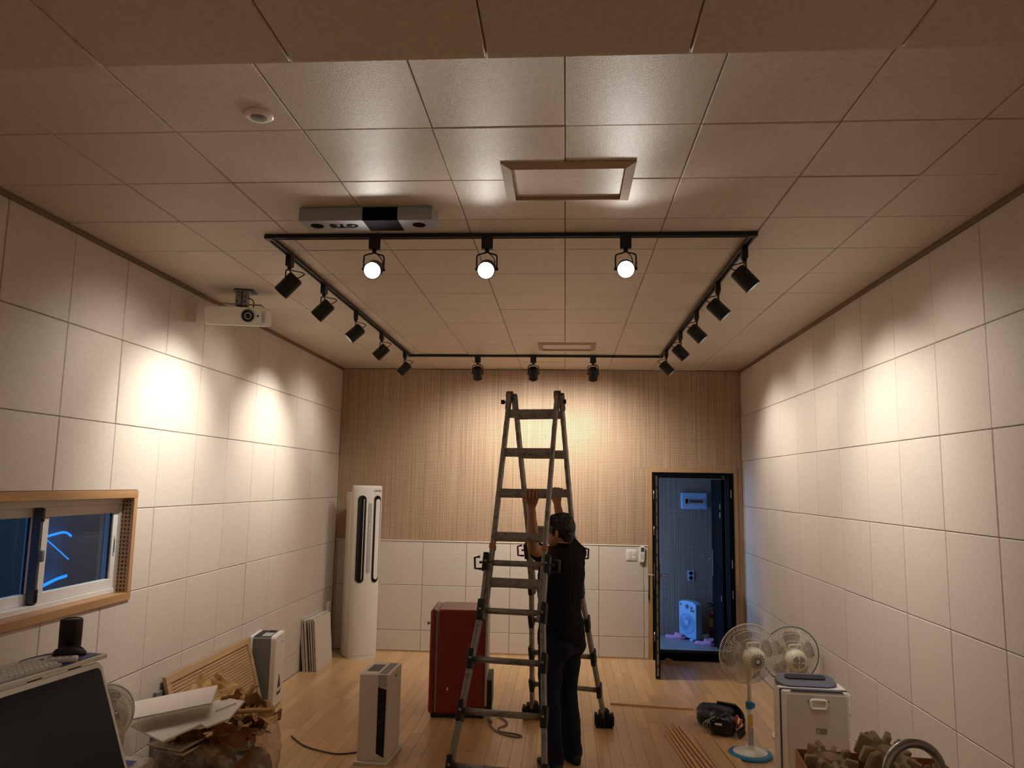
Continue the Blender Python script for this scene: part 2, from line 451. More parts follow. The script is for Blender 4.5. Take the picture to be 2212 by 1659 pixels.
# ------------------------------------------------------------------ tiles
GAP, CH, TH = 0.0035, 0.0035, 0.012
_tile_cache = {}
def offset_poly(poly, d):
    """inset an axis-aligned ccw polygon by d"""
    n = len(poly); out = []
    for i in range(n):
        p0, p1, p2 = poly[i - 1], poly[i], poly[(i + 1) % n]
        def nrm(a, b):
            dx, dy = b[0] - a[0], b[1] - a[1]; l = math.hypot(dx, dy); return (-dy / l, dx / l)
        n1, n2 = nrm(p0, p1), nrm(p1, p2)
        if abs(n1[0] - n2[0]) + abs(n1[1] - n2[1]) < 1e-6: out.append((p1[0] + n1[0] * d, p1[1] + n1[1] * d))
        else: out.append((p1[0] + (n1[0] + n2[0]) * d, p1[1] + (n1[1] + n2[1]) * d))
    return out

def tile_mesh(poly, m):
    key = (m, tuple((round(a, 4), round(b, 4)) for a, b in poly))
    if key in _tile_cache: return _tile_cache[key]
    a = offset_poly(poly, GAP / 2); b = offset_poly(poly, GAP / 2 + CH); n = len(a)
    P = [(u, v, 0) for u, v in a] + [(u, v, TH - CH) for u, v in a] + [(u, v, TH) for u, v in b]
    Fs = [(i, (i + 1) % n, n + (i + 1) % n, n + i) for i in range(n)] + [(n + i, n + (i + 1) % n, 2 * n + (i + 1) % n, 2 * n + i) for i in range(n)]
    Fs += [tuple(range(2 * n, 3 * n))]
    me = bpy.data.meshes.new('tile'); me.from_pydata(P, [], Fs); me.materials.append(M[m])
    _tile_cache[key] = me
    return me

def clip_rect_hole(r, hole):
    """rect r=(u0,v0,u1,v1) minus hole -> polygon (ccw) list"""
    u0, v0, u1, v1 = r
    if hole is None: return [[(u0, v0), (u1, v0), (u1, v1), (u0, v1)]]
    a0, b0, a1, b1 = hole
    if u1 <= a0 + 1e-6 or u0 >= a1 - 1e-6 or v1 <= b0 + 1e-6 or v0 >= b1 - 1e-6: return [[(u0, v0), (u1, v0), (u1, v1), (u0, v1)]]
    iu0, iv0, iu1, iv1 = max(u0, a0), max(v0, b0), min(u1, a1), min(v1, b1)
    L_, R_, D_, U_ = iu0 > u0 + .004, iu1 < u1 - .004, iv0 > v0 + .004, iv1 < v1 - .004
    k = (L_, R_, D_, U_)
    rect = lambda a, b, c, d: [[(a, b), (c, b), (c, d), (a, d)]]
    if k == (0, 0, 0, 0): return []
    if k == (1, 0, 0, 0): return rect(u0, v0, iu0, v1)
    if k == (0, 1, 0, 0): return rect(iu1, v0, u1, v1)
    if k == (0, 0, 1, 0): return rect(u0, v0, u1, iv0)
    if k == (0, 0, 0, 1): return rect(u0, iv1, u1, v1)
    if k == (0, 1, 0, 1): return [[(iu1, v0), (u1, v0), (u1, v1), (u0, v1), (u0, iv1), (iu1, iv1)]]
    if k == (1, 0, 0, 1): return [[(u0, v0), (iu0, v0), (iu0, iv1), (u1, iv1), (u1, v1), (u0, v1)]]
    if k == (0, 1, 1, 0): return [[(u0, v0), (u1, v0), (u1, v1), (iu1, v1), (iu1, iv0), (u0, iv0)]]
    if k == (1, 0, 1, 0): return [[(u0, v0), (u1, v0), (u1, iv0), (iu0, iv0), (iu0, v1), (u0, v1)]]
    out = []
    if L_: out += rect(u0, v0, iu0, v1)
    if R_: out += rect(iu1, v0, u1, v1)
    if D_: out += rect(iu0, v0, iu1, iv0)
    if U_: out += rect(iu0, iv1, iu1, v1)
    return out

def tile_field(parent, us, vs_, m, place, hole=None, jitter=0.0012, seed=1):
    """place(u, v) -> (location, 3x3 matrix) of a tile-local frame whose +Z faces into the room"""
    rng = random.Random(seed)
    for i in range(len(us) - 1):
        for j in range(len(vs_) - 1):
            for poly in clip_rect_hole((us[i], vs_[j], us[i + 1], vs_[j + 1]), hole):
                cu = sum(p[0] for p in poly) / len(poly); cv = sum(p[1] for p in poly) / len(poly)
                me = tile_mesh([(p[0] - cu, p[1] - cv) for p in poly], m)
                o = bpy.data.objects.new('tile', me); COL.objects.link(o); o.parent = parent
                loc, rot = place(cu, cv)
                tilt = Euler((rng.uniform(-1, 1) * 0.0022, rng.uniform(-1, 1) * 0.0022, 0)).to_matrix()
                mw = (rot @ tilt).to_4x4()
                mw.translation = Vector(loc) + rot @ Vector((0, 0, rng.uniform(-1, 1) * jitter))
                o.matrix_local = mw

def cuts(lo, hi, origin, step=T, tiny=0.02):
    k0 = math.ceil((lo - origin) / step); out = [lo]
    x = origin + k0 * step
    while x < hi - tiny:
        if x > lo + tiny: out.append(x)
        x += step
    out.append(hi); return out

# ================================================================== SETTING
def struct(o): o['kind'] = 'structure'; return o

# ---- floor
floor = struct(MB().box(XL - 0.15, XR + 0.15, YF - 0.1, YB, -0.12, -0.016).build('floor', 'joint'))
PW = (XR - XL) / 53.0
Y_NEAR = 5.15
_pl = {}
def plank_mesh(L):
    k = round(L, 3)
    if k in _pl: return _pl[k]
    w, l, c = PW / 2 - 0.0005, L / 2 - 0.0005, 0.0012
    P = [(sx * w, sy * l, -0.016) for sx, sy in ((-1, -1), (1, -1), (1, 1), (-1, 1))] + [(sx * w, sy * l, -c) for sx, sy in ((-1, -1), (1, -1), (1, 1), (-1, 1))] + [(sx * (w - c), sy * (l - c), 0) for sx, sy in ((-1, -1), (1, -1), (1, 1), (-1, 1))]
    Fc = [(8, 9, 10, 11)] + [(i, (i + 1) % 4, 4 + (i + 1) % 4, 4 + i) for i in range(4)] + [(4 + i, 4 + (i + 1) % 4, 8 + (i + 1) % 4, 8 + i) for i in range(4)]
    me = bpy.data.meshes.new('plank'); me.from_pydata(P, [], Fc); me.materials.append(M['plank']); _pl[k] = me
    return me
rest = MB(); rngp = random.Random(3)
for i in range(53):
    cx = XL + PW * (i + 0.5)
    y = YB
    first = True
    while y > YF + 0.05:
        L = rngp.choice((0.60, 0.72, 0.84, 0.96))
        if first: L = rngp.choice((0.24, 0.36, 0.48, 0.6, 0.84)); first = False
        y0 = y - L
        if y > Y_NEAR + 0.02:
            o = bpy.data.objects.new('plank', plank_mesh(L)); COL.objects.link(o); o.parent = floor
            o.location = (cx, (y + y0) / 2, rngp.uniform(-0.0002, 0.0002))
        else:
            y0 = max(y0, YF)
            rest.box(cx - PW / 2 + .0006, cx + PW / 2 - .0006, y0 + .0006, y - .0006, -0.016, 0)
        y = y0
rest_o = rest.build('remaining_planks', 'plank', floor); rest_o['kind'] = 'stuff'

# ---- walls
WIN = (2.95, 1.160, 4.570, 1.815)     # y0, z0, y1, z1 of the window casing outline
wall_left = MB()
y0, z0, y1, z1 = WIN
c = 0.03
for a in ((YF, y0 + c, -0.1, ZC + .1), (y1 - c, YB + .1, -0.1, ZC + .1), (y0 + c, y1 - c, -0.1, z0 + c), (y0 + c, y1 - c, z1 - c, ZC + .1)):
    wall_left.box(XL - 0.20, XL - TH, a[0], a[1], a[2], a[3])
wall_left = struct(wall_left.build('wall_left', 'joint'))
RL = Matrix(((0, 0, 1), (1, 0, 0), (0, 1, 0)))
tile_field(wall_left, cuts(YF, YB, 3.787), cuts(0.0, ZC - 0.02, 2.703), 'tile', lambda u, v: ((XL - TH, u, v), RL), hole=WIN, seed=11)
wall_right = struct(MB().box(XR + TH, XR + 0.2, YF, YB + .1, -0.1, ZC + 0.1).build('wall_right', 'joint'))
RR = Matrix(((0, 0, -1), (-1, 0, 0), (0, 1, 0)))
tile_field(wall_right, [-v for v in reversed(cuts(YF, YB, 3.694))], cuts(0.0, ZC - 0.02, 2.686), 'tile', lambda u, v: ((XR + TH, -u, v), RR), seed=12)
# back wall with the doorway
DX0, DX1, DZ1 = 0.982, 1.885, 2.05        # outer outline of the black door frame
wall_back = MB()
wall_back.box(XL - .2, DX0, YB + TH, YB + 0.16, -0.1, ZC + .1)
wall_back.box(DX1, XR + .2, YB + TH, YB + 0.16, -0.1, ZC + .1)
wall_back.box(DX0, DX1, YB + TH, YB + 0.16, DZ1, ZC + .1)
wall_back = struct(wall_back.build('wall_back', 'fleece'))
RB = Matrix(((1, 0, 0), (0, 0, -1), (0, 1, 0)))
WZ = 1.222                                 # top of the tiled dado
tile_field(wall_back, cuts(XL, 0.938, -0.112), [0.012, 0.235, 0.730, WZ], 'tile', lambda u, v: ((u, YB + TH, v), RB), seed=13)
# perforated boards above the dado
px = [XL, -1.62, -0.42, 0.78, XR]
def perf_board(x0, x1, z0_, z1_, m='perf'):
    return MB().box(-(x1 - x0) / 2 + .0008, (x1 - x0) / 2 - .0008, 0, 0.003, -(z1_ - z0_) / 2 + .0005, (z1_ - z0_) / 2 - .0005).build('perforated_board', m, wall_back, loc=((x0 + x1) / 2, YB, (z0_ + z1_) / 2))
for i in range(3): perf_board(px[i], px[i + 1], WZ + 0.012, ZC - 0.004)
perf_board(0.78, 0.938, WZ + 0.012, 2.095)
perf_board(0.78, XR, 2.095, ZC - 0.004)
perf_board(1.930, XR, 0.0, 2.095)
struct(MB().box(XL, 0.938, YB - 0.006, YB + .01, WZ, WZ + 0.012).build('trim_1', 'white2', bevel=0.002))
struct(MB().box(XL, 0.938, YB - 0.004, YB + .011, 0.0, 0.012).build('baseboard_back', 'wood_trim_x'))
struct(MB().box(XL - .2, XR + .2, YF - 0.15, YF, -0.1, ZC + .1).build('wall_front', 'dim_wall'))

# ---- ceiling, the hatches sit in it
ceiling = struct(MB().box(XL - .2, XR + .2, 1.77, YB + .16, ZC + TH, ZC + 0.2).build('ceiling', 'joint'))
RC = Matrix(((1, 0, 0), (0, -1, 0), (0, 0, -1)))
tile_field(ceiling, cuts(XL, XR, -0.010), [-v for v in reversed(cuts(1.79, YB, 2.687))], 'ctile', lambda u, v: ((u, -v, ZC + TH), RC), seed=14, jitter=0.0016)
ZS = 2.95
soffit = MB().box(XL - .2, XR + .2, YF - .15, 1.768 - .002, ZS + TH, ZS + 0.35)
soffit = struct(soffit.build('ceiling_drop', 'joint'))
tile_field(soffit, cuts(XL, XR, 0.297), [-v for v in reversed(cuts(YF, 1.772, 1.772))], 'ctile', lambda u, v: ((u, -v, ZS + TH), RC), seed=15, jitter=0.002)
RS = Matrix(((-1, 0, 0), (0, 0, 1), (0, 1, 0)))
tile_field(soffit, [-v for v in reversed(cuts(XL, XR, 0.297))], [ZS, ZC], 'ctile', lambda u, v: ((-u, 1.768, v), RS), seed=16, jitter=0.0)
# brown trim where the side walls meet the ceiling
def crown(name, x, s):
    b = MB(); prof = [(0, 0), (0.018, 0), (0.018, 0.014), (0.010, 0.027), (0, 0.027)]
    b.prism([(p[0], -p[1]) for p in prof][::-1], 1.772, YB - 0.001, lambda u, v, h: Vector((x + s * u, h, ZC + v)))
    return struct(b.build(name, 'crown'))
crown('trim_2', XL, 1); crown('trim_3', XR, -1)

def hatch(x0, x1, y0_, y1_, label):
    w = 0.042
    t = thing('ceiling_hatch', label, 'hatch', ((x0 + x1) / 2, (y0_ + y1_) / 2, ZC), group='framed access hatches in the ceiling')
    X, Y = (x1 - x0) / 2, (y1_ - y0_) / 2
    def side(p):       # mitred board: thin at the outer edge, thicker at the inner lip (last two points)
        P = [Vector((p[k][0], p[k][1], 0)) for k in range(4)] + [Vector((p[k][0], p[k][1], -0.005 if k < 2 else -0.017)) for k in range(4)]
        MB().add(P, [(3, 2, 1, 0), (4, 5, 6, 7)] + [(i, (i + 1) % 4, 4 + (i + 1) % 4, 4 + i) for i in range(4)]).build('frame_board', 'wood_hatch', t)
    g = 0.0008
    side([(-X, -Y), (X, -Y), (X - w, -Y + w), (-X + w, -Y + w)])
    side([(X, -Y + g), (X, Y - g), (X - w, Y - w), (X - w, -Y + w)])
    side([(X, Y), (-X, Y), (-X + w, Y - w), (X - w, Y - w)])
    side([(-X, Y - g), (-X, -Y + g), (-X + w, -Y + w), (-X + w, Y - w)])
    MB().box(-X + w + .003, X - w - .003, -Y + w + .003, Y - w - .003, -0.002, 0.0).build('hatch_panel', 'ctile', t)
    return t
hatch(-0.279, 0.284, 2.998, 3.430, 'wood framed square access hatch between the lamp rail and the dropped ceiling')
hatch(-0.268, 0.284, 7.052, 7.452, 'wood framed access hatch just before the rail nearest the perforated wall')

# ---- window_1 in the left wall
win = bpy.data.objects.new('window_1', None); COL.objects.link(win); win.location = (XL, (y0 + y1) / 2, z0); struct(win)
WY, WZ_ = (y1 - y0) / 2, z1 - z0
def wb(name, m, a0, a1, x0_, x1_, b0, b1, bevel=0.002, parent=None):
    """a: along y from the window middle, x depth (0 = wall face, + into the room), b: height above the casing bottom"""
    return MB().box(x0_, x1_, a0, a1, b0, b1).build(name, m, parent or win, bevel=bevel)
cw = 0.046
wb('casing_board', 'wood_trim', -WY, WY, -0.010, 0.012, WZ_ - cw, WZ_)
wb('casing_board', 'wood_trim', -WY, WY, -0.010, 0.012, 0, cw)
wb('casing_board', 'wood_trim_z', WY - cw * .8, WY, -0.010, 0.0118, cw + .0005, WZ_ - cw - .0005)
wb('casing_board', 'wood_trim_z', -WY, -WY + cw * .8, -0.010, 0.0118, cw + .0005, WZ_ - cw - .0005)
# reveals, perforated
wb('acoustic_fleece', 'fleece', WY - cw * .8 + .0050, WY - cw * .8 + .0065, -0.16, -0.010, cw * .6, WZ_ - cw * .6, 0)
wb('acoustic_fleece', 'fleece', -WY + cw * .8 - .0065, -WY + cw * .8 - .0050, -0.16, -0.010, cw * .6, WZ_ - cw * .6, 0)
wb('reveal_board', 'perf_y', WY - cw * .8, WY - cw * .8 + .003, -0.16, -0.010, cw * .6, WZ_ - cw * .6, 0)
wb('reveal_board', 'perf_y', -WY + cw * .8 - .003, -WY + cw * .8, -0.16, -0.010, cw * .6, WZ_ - cw * .6, 0)
wb('reveal_board', 'wood_trim', -WY + 0.010, WY - 0.010, -0.16, -0.010, WZ_ - cw, WZ_ - 0.012, 0)
wb('reveal_board', 'wood_trim', -WY + 0.010, WY - 0.010, -0.16, -0.010, 0.012, cw, 0)
iw = WY - cw * .8; ib, it = cw, WZ_ - cw        # inner opening
fx0, fx1, fw = -0.15, -0.060, 0.038
frame = MB()
frame.box(fx0, fx1, -iw, iw, it - fw, it); frame.box(fx0, fx1, -iw, iw, ib, ib + fw * .8)
frame.box(fx0, fx1, iw - fw * .7, iw, ib + fw * .8, it - fw); frame.box(fx0, fx1, -iw, -iw + fw * .7, ib + fw * .8, it - fw)
frame.build('window_frame', 'pvc', win, bevel=0.003)
def sash(name, a0, a1, x0_, x1_, st=0.052):
    b0, b1 = ib + fw * .8, it - fw
    s = MB()
    s.box(x0_, x1_, a0, a1, b1 - st, b1); s.box(x0_, x1_, a0, a1, b0, b0 + st * 1.1)
    s.box(x0_, x1_, a0, a0 + st, b0 + st * 1.1, b1 - st); s.box(x0_, x1_, a1 - st, a1, b0 + st * 1.1, b1 - st)
    so = s.build('sash', 'pvc', win, bevel=0.003)
    xm = (x0_ + x1_) / 2
    wb('pane', 'glass', a0 + st - .004, a1 - st + .004, xm - .003, xm + .003, b0 + st * 1.1 - .004, b1 - st + .004, 0, so)
    gk = MB()
    for q in ((a0 + st, a0 + st + .005, b0 + st * 1.1, b1 - st), (a1 - st - .005, a1 - st, b0 + st * 1.1, b1 - st)): gk.box(xm - .006, xm + .006, q[0], q[1], q[2], q[3])
    gk.build('gasket', 'black', so)
    return so, b0, b1
mid = 3.86 - (y0 + y1) / 2
s1, sb0, sb1 = sash('sash', mid - 0.03, iw - fw * .7 + .006, -0.100, -0.068)
s2, _, _ = sash('sash', -iw + fw * .7 - .006, mid + 0.0, -0.142, -0.108)
# dark interlock and latch on the meeting stile, pull recess on the outer stile
wb('interlock', 'dgrey', mid - 0.052, mid - 0.030, -0.105, -0.062, sb0 + .004, sb1 - .004, 0.003, s1)
for zz in (sb0 + 0.045, sb1 - 0.040):
    wb('interlock_cap', 'black_gloss', mid - 0.050, mid - 0.026, -0.068, -0.058, zz - .035, zz + .035, 0.004, s1)
wb('latch', 'grey', mid - 0.055, mid - 0.030, -0.062, -0.036, (sb0 + sb1) / 2 - .03, (sb0 + sb1) / 2 + .03, 0.008, s1)
wb('pull_plate', 'lgrey', iw - fw * .7 - 0.030, iw - fw * .7 - 0.014, -0.070, -0.0655, (sb0 + sb1) / 2 - .06, (sb0 + sb1) / 2 + .06, 0.003, s1)
wb('pull_recess', 'black', iw - fw * .7 - 0.026, iw - fw * .7 - 0.018, -0.069, -0.0645, (sb0 + sb1) / 2 - .04, (sb0 + sb1) / 2 + .04, 0.001, s1)

# what lies behind the window: a narrow unlit side room, open to the dusk
side_room = MB()
side_room.box(-4.10, -4.02, 1.8, 6.6, -0.1, 2.6)
side_room.box(-4.02, XL - .2, 6.5, 6.6, -0.1, 2.6)
side_room.box(-4.02, XL - .2, 1.8, 6.6, -0.1, 0.0)
side_room = struct(side_room.build('wall_side_room', 'dim_wall'))
struct(MB().box(-4.02, -3.97, 5.6, 6.3, 0, 2.2).build('door_3', 'lgrey', bevel=0.004))
for i, pts in enumerate((((-3.9, 5.60, 1.44), (-3.9, 5.75, 1.458), (-3.9, 5.82, 1.452), (-3.9, 5.875, 1.425)), ((-3.9, 5.60, 1.41), (-3.9, 5.74, 1.325), (-3.9, 5.871, 1.244)), ((-3.9, 5.60, 1.075), (-3.9, 5.74, 1.105), (-3.9, 5.86, 1.118)))):  # glowing tubes added in place of the blue reflections on the glass
    lab = ('curved blue reflection streak high in the window, modelled as a glowing tube', 'slanting straight blue reflection streak in the window, modelled as a glowing tube', 'short bright blue reflection streak low in the window, modelled as a glowing tube')[i]
    tag(MB().tube(smooth_path(pts, 6), (0.009, 0.0045, 0.012)[i], 8).build('reflection_streak', 'streak_glow', None, True), lab, 'reflection', 'blue reflection streaks behind the window')

# ---- doorway and anteroom
fr = bpy.data.objects.new('trim_4', None); COL.objects.link(fr); fr.location = (0, 0, 0); struct(fr)
MB().box(0.938, DX0, YB - 0.012, YB + .02, 0, 2.095).build('door_casing', 'wood_trim_z', fr, bevel=0.002)
MB().box(DX1, 1.930, YB - 0.012, YB + .02, 0, 2.095).build('door_casing', 'wood_trim_z', fr, bevel=0.002)
MB().box(DX0 + .0005, DX1 - .0005, YB - 0.012, YB + .02, DZ1, 2.095).build('door_casing', 'wood_trim_x', fr, bevel=0.002)
jw = 0.055
fb = MB()
fb.box(DX0, DX0 + jw, YB - 0.02, YB + 0.18, 0, DZ1); fb.box(DX1 - jw, DX1, YB - 0.02, YB + 0.18, 0, DZ1)
fb.box(DX0 + jw, DX1 - jw, YB - 0.02, YB + 0.18, DZ1 - 0.06, DZ1)
fb.build('door_frame', 'black_door', fr, bevel=0.003)
MB().box(DX0 + jw, DX1 - jw, YB - 0.015, YB + 0.14, 0, 0.085).build('threshold', 'black_door', fr, bevel=0.003)
MB().box(DX0 + jw, DX1 - jw, YB + 0.12, YB + 0.18, 0.083, 0.092).build('threshold_strip', 'lgrey', fr)
for z in (1.82, 1.05, 0.72, 0.30):   # strike plates on the right jamb
    MB().box(DX1 - 0.034, DX1 - 0.026, YB - 0.0215, YB - 0.019, z - 0.045, z + 0.045).build('strike_plate', 'lgrey', fr)
for z in (1.80, 1.40, 0.25):
    MB().cyl((DX0 + 0.018, YB - 0.028, z - .05), (DX0 + 0.018, YB - 0.028, z + .05), 0.008, n=10).build('hinge', 'steel', fr, True)
MB().box(DX1 - 0.13, DX1 - 0.10, YB - 0.0225, YB - 0.019, DZ1 - 0.045, DZ1 - 0.040).build('strike_plate', 'lgrey', fr)

# leaf standing open towards the room, hinged on the left jamb
d1 = bpy.data.objects.new('door_1', None); COL.objects.link(d1); struct(d1)
d1.location = (DX0 + 0.020, YB - 0.028, 0.012)
d1.rotation_euler = (0, 0, math.atan2(-0.825, -0.092))
LW, LT, LH = 0.845, 0.046, 2.005
MB().box(0, LW, 0, LT, 0, LH).build('door_leaf', 'black_door', d1, bevel=0.003)
MB().box(LW - 0.0005, LW + 0.0012, 0.013, 0.033, 0.02, LH - 0.02).build('edge_strip', 'zinc', d1)
for k in range(14): MB().box(LW + 0.0008, LW + 0.0022, 0.018, 0.028, 0.1 + k * 0.135, 0.13 + k * 0.135).build('edge_slot', 'black', d1)
for s_ in (0, 1):
    yy = (-0.001, LT + 0.001)[s_]; sg = (-1, 1)[s_]
    h = MB().box(LW - 0.085, LW - 0.045, min(yy, yy + sg * .006), max(yy, yy + sg * .006), 0.86, 1.10).build('lock_plate', 'steel', d1, bevel=0.002)
    MB().cyl((LW - 0.065, yy, 0.985), (LW - 0.065, yy + sg * 0.05, 0.985), 0.010, n=12).tube([(LW - 0.065, yy + sg * 0.05, 0.985), (LW - 0.09, yy + sg * 0.056, 0.985), (LW - 0.18, yy + sg * 0.056, 0.985)], 0.010, 10).build('lever', 'steel', h, True)
tag(MB().add([Vector(p) for p in ((0.876, 8.08, 0.985), (0.862, 8.05, 0.985), (0.850, 8.02, 0.76), (0.874, 8.07, 0.70), (0.877, 8.071, 0.70), (0.853, 8.021, 0.76), (0.865, 8.051, 0.985), (0.879, 8.081, 0.985))], [(0, 1, 2, 3), (7, 4, 5, 6), (0, 3, 4, 7), (1, 6, 5, 2), (0, 7, 6, 1), (3, 2, 5, 4)]).build('door_tag', 'paper'), 'white paper tag hanging from the lever of the open black door', 'tag')

# second black leaf, opened into the anteroom on the right
d2 = bpy.data.objects.new('door_2', None); COL.objects.link(d2); struct(d2)
d2.location = (DX1 - jw - 0.002, YB + 0.185, 0.012); d2.rotation_euler = (0, 0, math.atan2(0.80, 0.035))
MB().box(0, 0.80, 0, 0.04, 0, 1.97).build('door_leaf', 'black_door', d2, bevel=0.003)
for z0q, z1q in ((0.25, 0.95), (1.05, 1.80)): MB().box(0.12, 0.68, 0.0385, 0.046, z0q, z1q).build('door_panel', 'black_door', d2, bevel=0.004)
h2 = MB().box(0.71, 0.745, 0.039, 0.047, 0.80, 1.12).build('lock_plate', 'steel', d2, bevel=0.002)
MB().tube([(0.728, 0.045, 1.02), (0.728, 0.09, 1.02), (0.66, 0.095, 1.02), (0.60, 0.095, 1.015)], 0.009, 10).build('lever', 'steel', h2, True)
for z in (1.66, 1.56, 0.62): MB().box(0.10, 0.15, 0.0395, 0.0415, z - .03, z + .03).build('sticker', 'paper', d2)

# anteroom shell: the doorway on its left side lets the blue dusk light in
AY = 10.16
ante = MB()
ante.box(0.35, 2.35, AY + TH, AY + 0.12, -0.1, 2.5)
ante.box(2.25, 2.35, YB + .16, AY + .012, -0.1, 2.5)
ante.box(0.35, 2.35, YB + .16, AY + .1, 2.4, 2.5)
ante.box(0.35, 0.45, YB + .16, 9.05, 0, 2.4); ante.box(0.35, 0.45, 10.05, AY + .02, 0, 2.4); ante.box(0.35, 0.45, 9.05, 10.05, 2.15, 2.4)
ante = struct(ante.build('wall_anteroom', 'dim_wall'))
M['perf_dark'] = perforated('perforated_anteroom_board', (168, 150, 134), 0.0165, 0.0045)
MB().box(0.45, 2.25, AY + .009, AY + .011, 0, 2.4).build('acoustic_fleece', 'fleece', ante)
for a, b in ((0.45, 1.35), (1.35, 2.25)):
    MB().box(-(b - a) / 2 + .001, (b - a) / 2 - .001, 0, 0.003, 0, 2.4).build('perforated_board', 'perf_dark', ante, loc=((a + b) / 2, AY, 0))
struct(MB().box(0.3, 2.35, YB + .14, AY + .1, -0.1, 0.0).build('floor_anteroom', 'linoleum'))

# ================================================================== LIGHTING TRACK
ZT = ZC - 0.022
TX0, TX1, TY0, TY1 = -1.622, 0.970, 3.912, 7.760
track = thing('lighting_track', 'black rectangular lighting track fixed under the ceiling', 'track', ((TX0 + TX1) / 2, (TY0 + TY1) / 2, ZC))
tw = 0.036
def rail(p0, p1):
    b = MB(); p0, p1 = Vector(p0), Vector(p1); d = (p1 - p0).normalized(); sdir = d.cross(Vector((0, 0, 1)))
    c0 = Vector(track.location)
    prof = [(-tw / 2, 0), (-tw / 2, -0.022), (-0.007, -0.022), (-0.007, -0.012), (0.007, -0.012), (0.007, -0.022), (tw / 2, -0.022), (tw / 2, 0)]
    L = (p1 - p0).length
    b.prism(prof, 0, L, lambda u, v, h: p0 + d * h + sdir * u + Vector((0, 0, v)) - c0)
    return b.build('track_rail', 'black', track)
rail((TX0 - .012, TY0, ZC), (TX1 + .02, TY0, ZC)); rail((TX0, TY1, ZC), (TX1, TY1, ZC))
rail((TX0, TY0 + tw / 2, ZC), (TX0, TY1 - tw / 2, ZC)); rail((TX1, TY0 + tw / 2, ZC), (TX1, TY1 - tw / 2, ZC))
for x, y in ((TX0, TY0), (TX1, TY0), (TX0, TY1), (TX1, TY1)):
    MB().box(x - .021, x + .021, y - .021, y + .021, ZC - .0245, ZC - .001).build('corner_joint', 'black', track, bevel=0.003, loc=-Vector(track.location))

def spotlight(x, y, aim, down, label, lit=1.0, wide=0.0, cord_side=1, group='black spotlights on the ceiling track', spot=1.9):
    """aim: horizontal heading the head points to (radians, 0 = +x); down: angle below the horizon"""
    t = thing('track_spotlight', label, 'spotlight', (x, y, ZT), aim, group)
    # local frame: +X = horizontal heading, Y = pivot axis, Z up; origin at the underside of the track
    MB().box(-0.017, 0.017, -0.030, 0.030, -0.062, 0.002).build('adapter', 'black', t, bevel=0.004)
    MB().cyl((0, 0, -0.060), (0, 0, -0.080), 0.012, n=12).build('swivel', 'black', t, True)
    R, LEN, PZ = 0.047, 0.132, -0.172
    yk = MB(); w = R + 0.006
    pts = [(0, 0, -0.078), (0, 0.012, -0.084), (0, w - .012, -0.092), (0, w, -0.104), (0, w, PZ + 0.004)]
    yk.tube(smooth_path(pts, 4), 0.0042, 8); yk.tube(smooth_path([(a, -b, c_) for a, b, c_ in pts], 4), 0.0042, 8)
    yk.build('yoke', 'black', t, True)
    for s_ in (-1, 1): MB().cyl((0, s_ * (R - .002), PZ), (0, s_ * (w + .008), PZ), 0.008, n=12).build('pivot_knob', 'black', t, True)
    ax = Vector((math.cos(down), 0, -math.sin(down))); cpt = Vector((0, 0, PZ))
    back, front = cpt - ax * (LEN * 0.5), cpt + ax * (LEN * 0.5)
    prof = [(R * .80, 0), (R, 0.010), (R, LEN), (R - .004, LEN), (R - .005, LEN - .018), (R * .9, LEN - 0.020)]
    hs = MB(); hs.lathe(prof, 28, back, ax); ho = hs.build('housing', 'black', t, auto=0.5)
    ln = MB(); ln.lathe([(R * .89, LEN - .022), (R * .89, LEN - .0165), (R * .6, LEN - 0.010), (0.001, LEN - .008)], 24, back, ax)
    ln.build('lens', 'lit' if lit > 0 else 'white', ho, True)
    c0 = Vector((0.0, 0.004 * cord_side, -0.078)); c3 = back + Vector((0, cord_side * R * .4, 0))
    MB().tube(bez(c0, c0 + Vector((-0.045, cord_side * 0.03, -0.01)), c3 + Vector((-0.075, cord_side * .035, 0.045)), c3, 14), 0.0032, 6).build('cord', 'black', t, True)
    for lit, spot in ((lit, spot), (wide, 1.98)):
        if lit <= 0: continue
        d = bpy.data.lights.new('spotlight_beam', 'SPOT'); d.energy = LAMP_W * lit; d.color = LAMP_COL
        d.spot_size = spot; d.spot_blend = 1.0 if spot != 1.98 else 0.45; d.shadow_soft_size = 0.03
        lo = bpy.data.objects.new('spotlight_beam', d); COL.objects.link(lo); lo.parent = t
        lo.location = front + ax * 0.004
        lo.rotation_euler = ax.to_track_quat('-Z', 'Y').to_euler()
    return t
ordn = ('first', 'second', 'third', 'fourth', 'fifth')
DEG = math.radians
LY = (4.235, 4.880, 5.665, 6.505, 7.490)
for i, yy in enumerate(LY):
    spotlight(TX0, yy, PI + DEG((0, 0, 16, 0, 0)[i]), DEG((46, 45, 44, 45, 48)[i]), 'black spotlight on the projector-side rail, %s from the grey box corner' % ordn[i], lit=(0.28, 1.20, 0.25, 1.20, 0.40)[i], spot=(1.9, 1.45, 1.9, 1.45, 1.9)[i], cord_side=-1)
RY = (4.11, 4.845, 5.640, 6.455, 7.350)
for i, yy in enumerate(RY):
    spotlight(TX1, yy, DEG((-6, -6, -6, 0, -4)[i]), DEG((49, 46, 46, 46, 46)[i]), 'black spotlight on the windowless-wall rail, %s from the hatch-side corner' % ordn[i], lit=(0.35, 0.80, 0.40, 0.40, 0.60)[i], spot=(1.9, 1.6, 1.9, 1.9, 1.7)[i], cord_side=1)
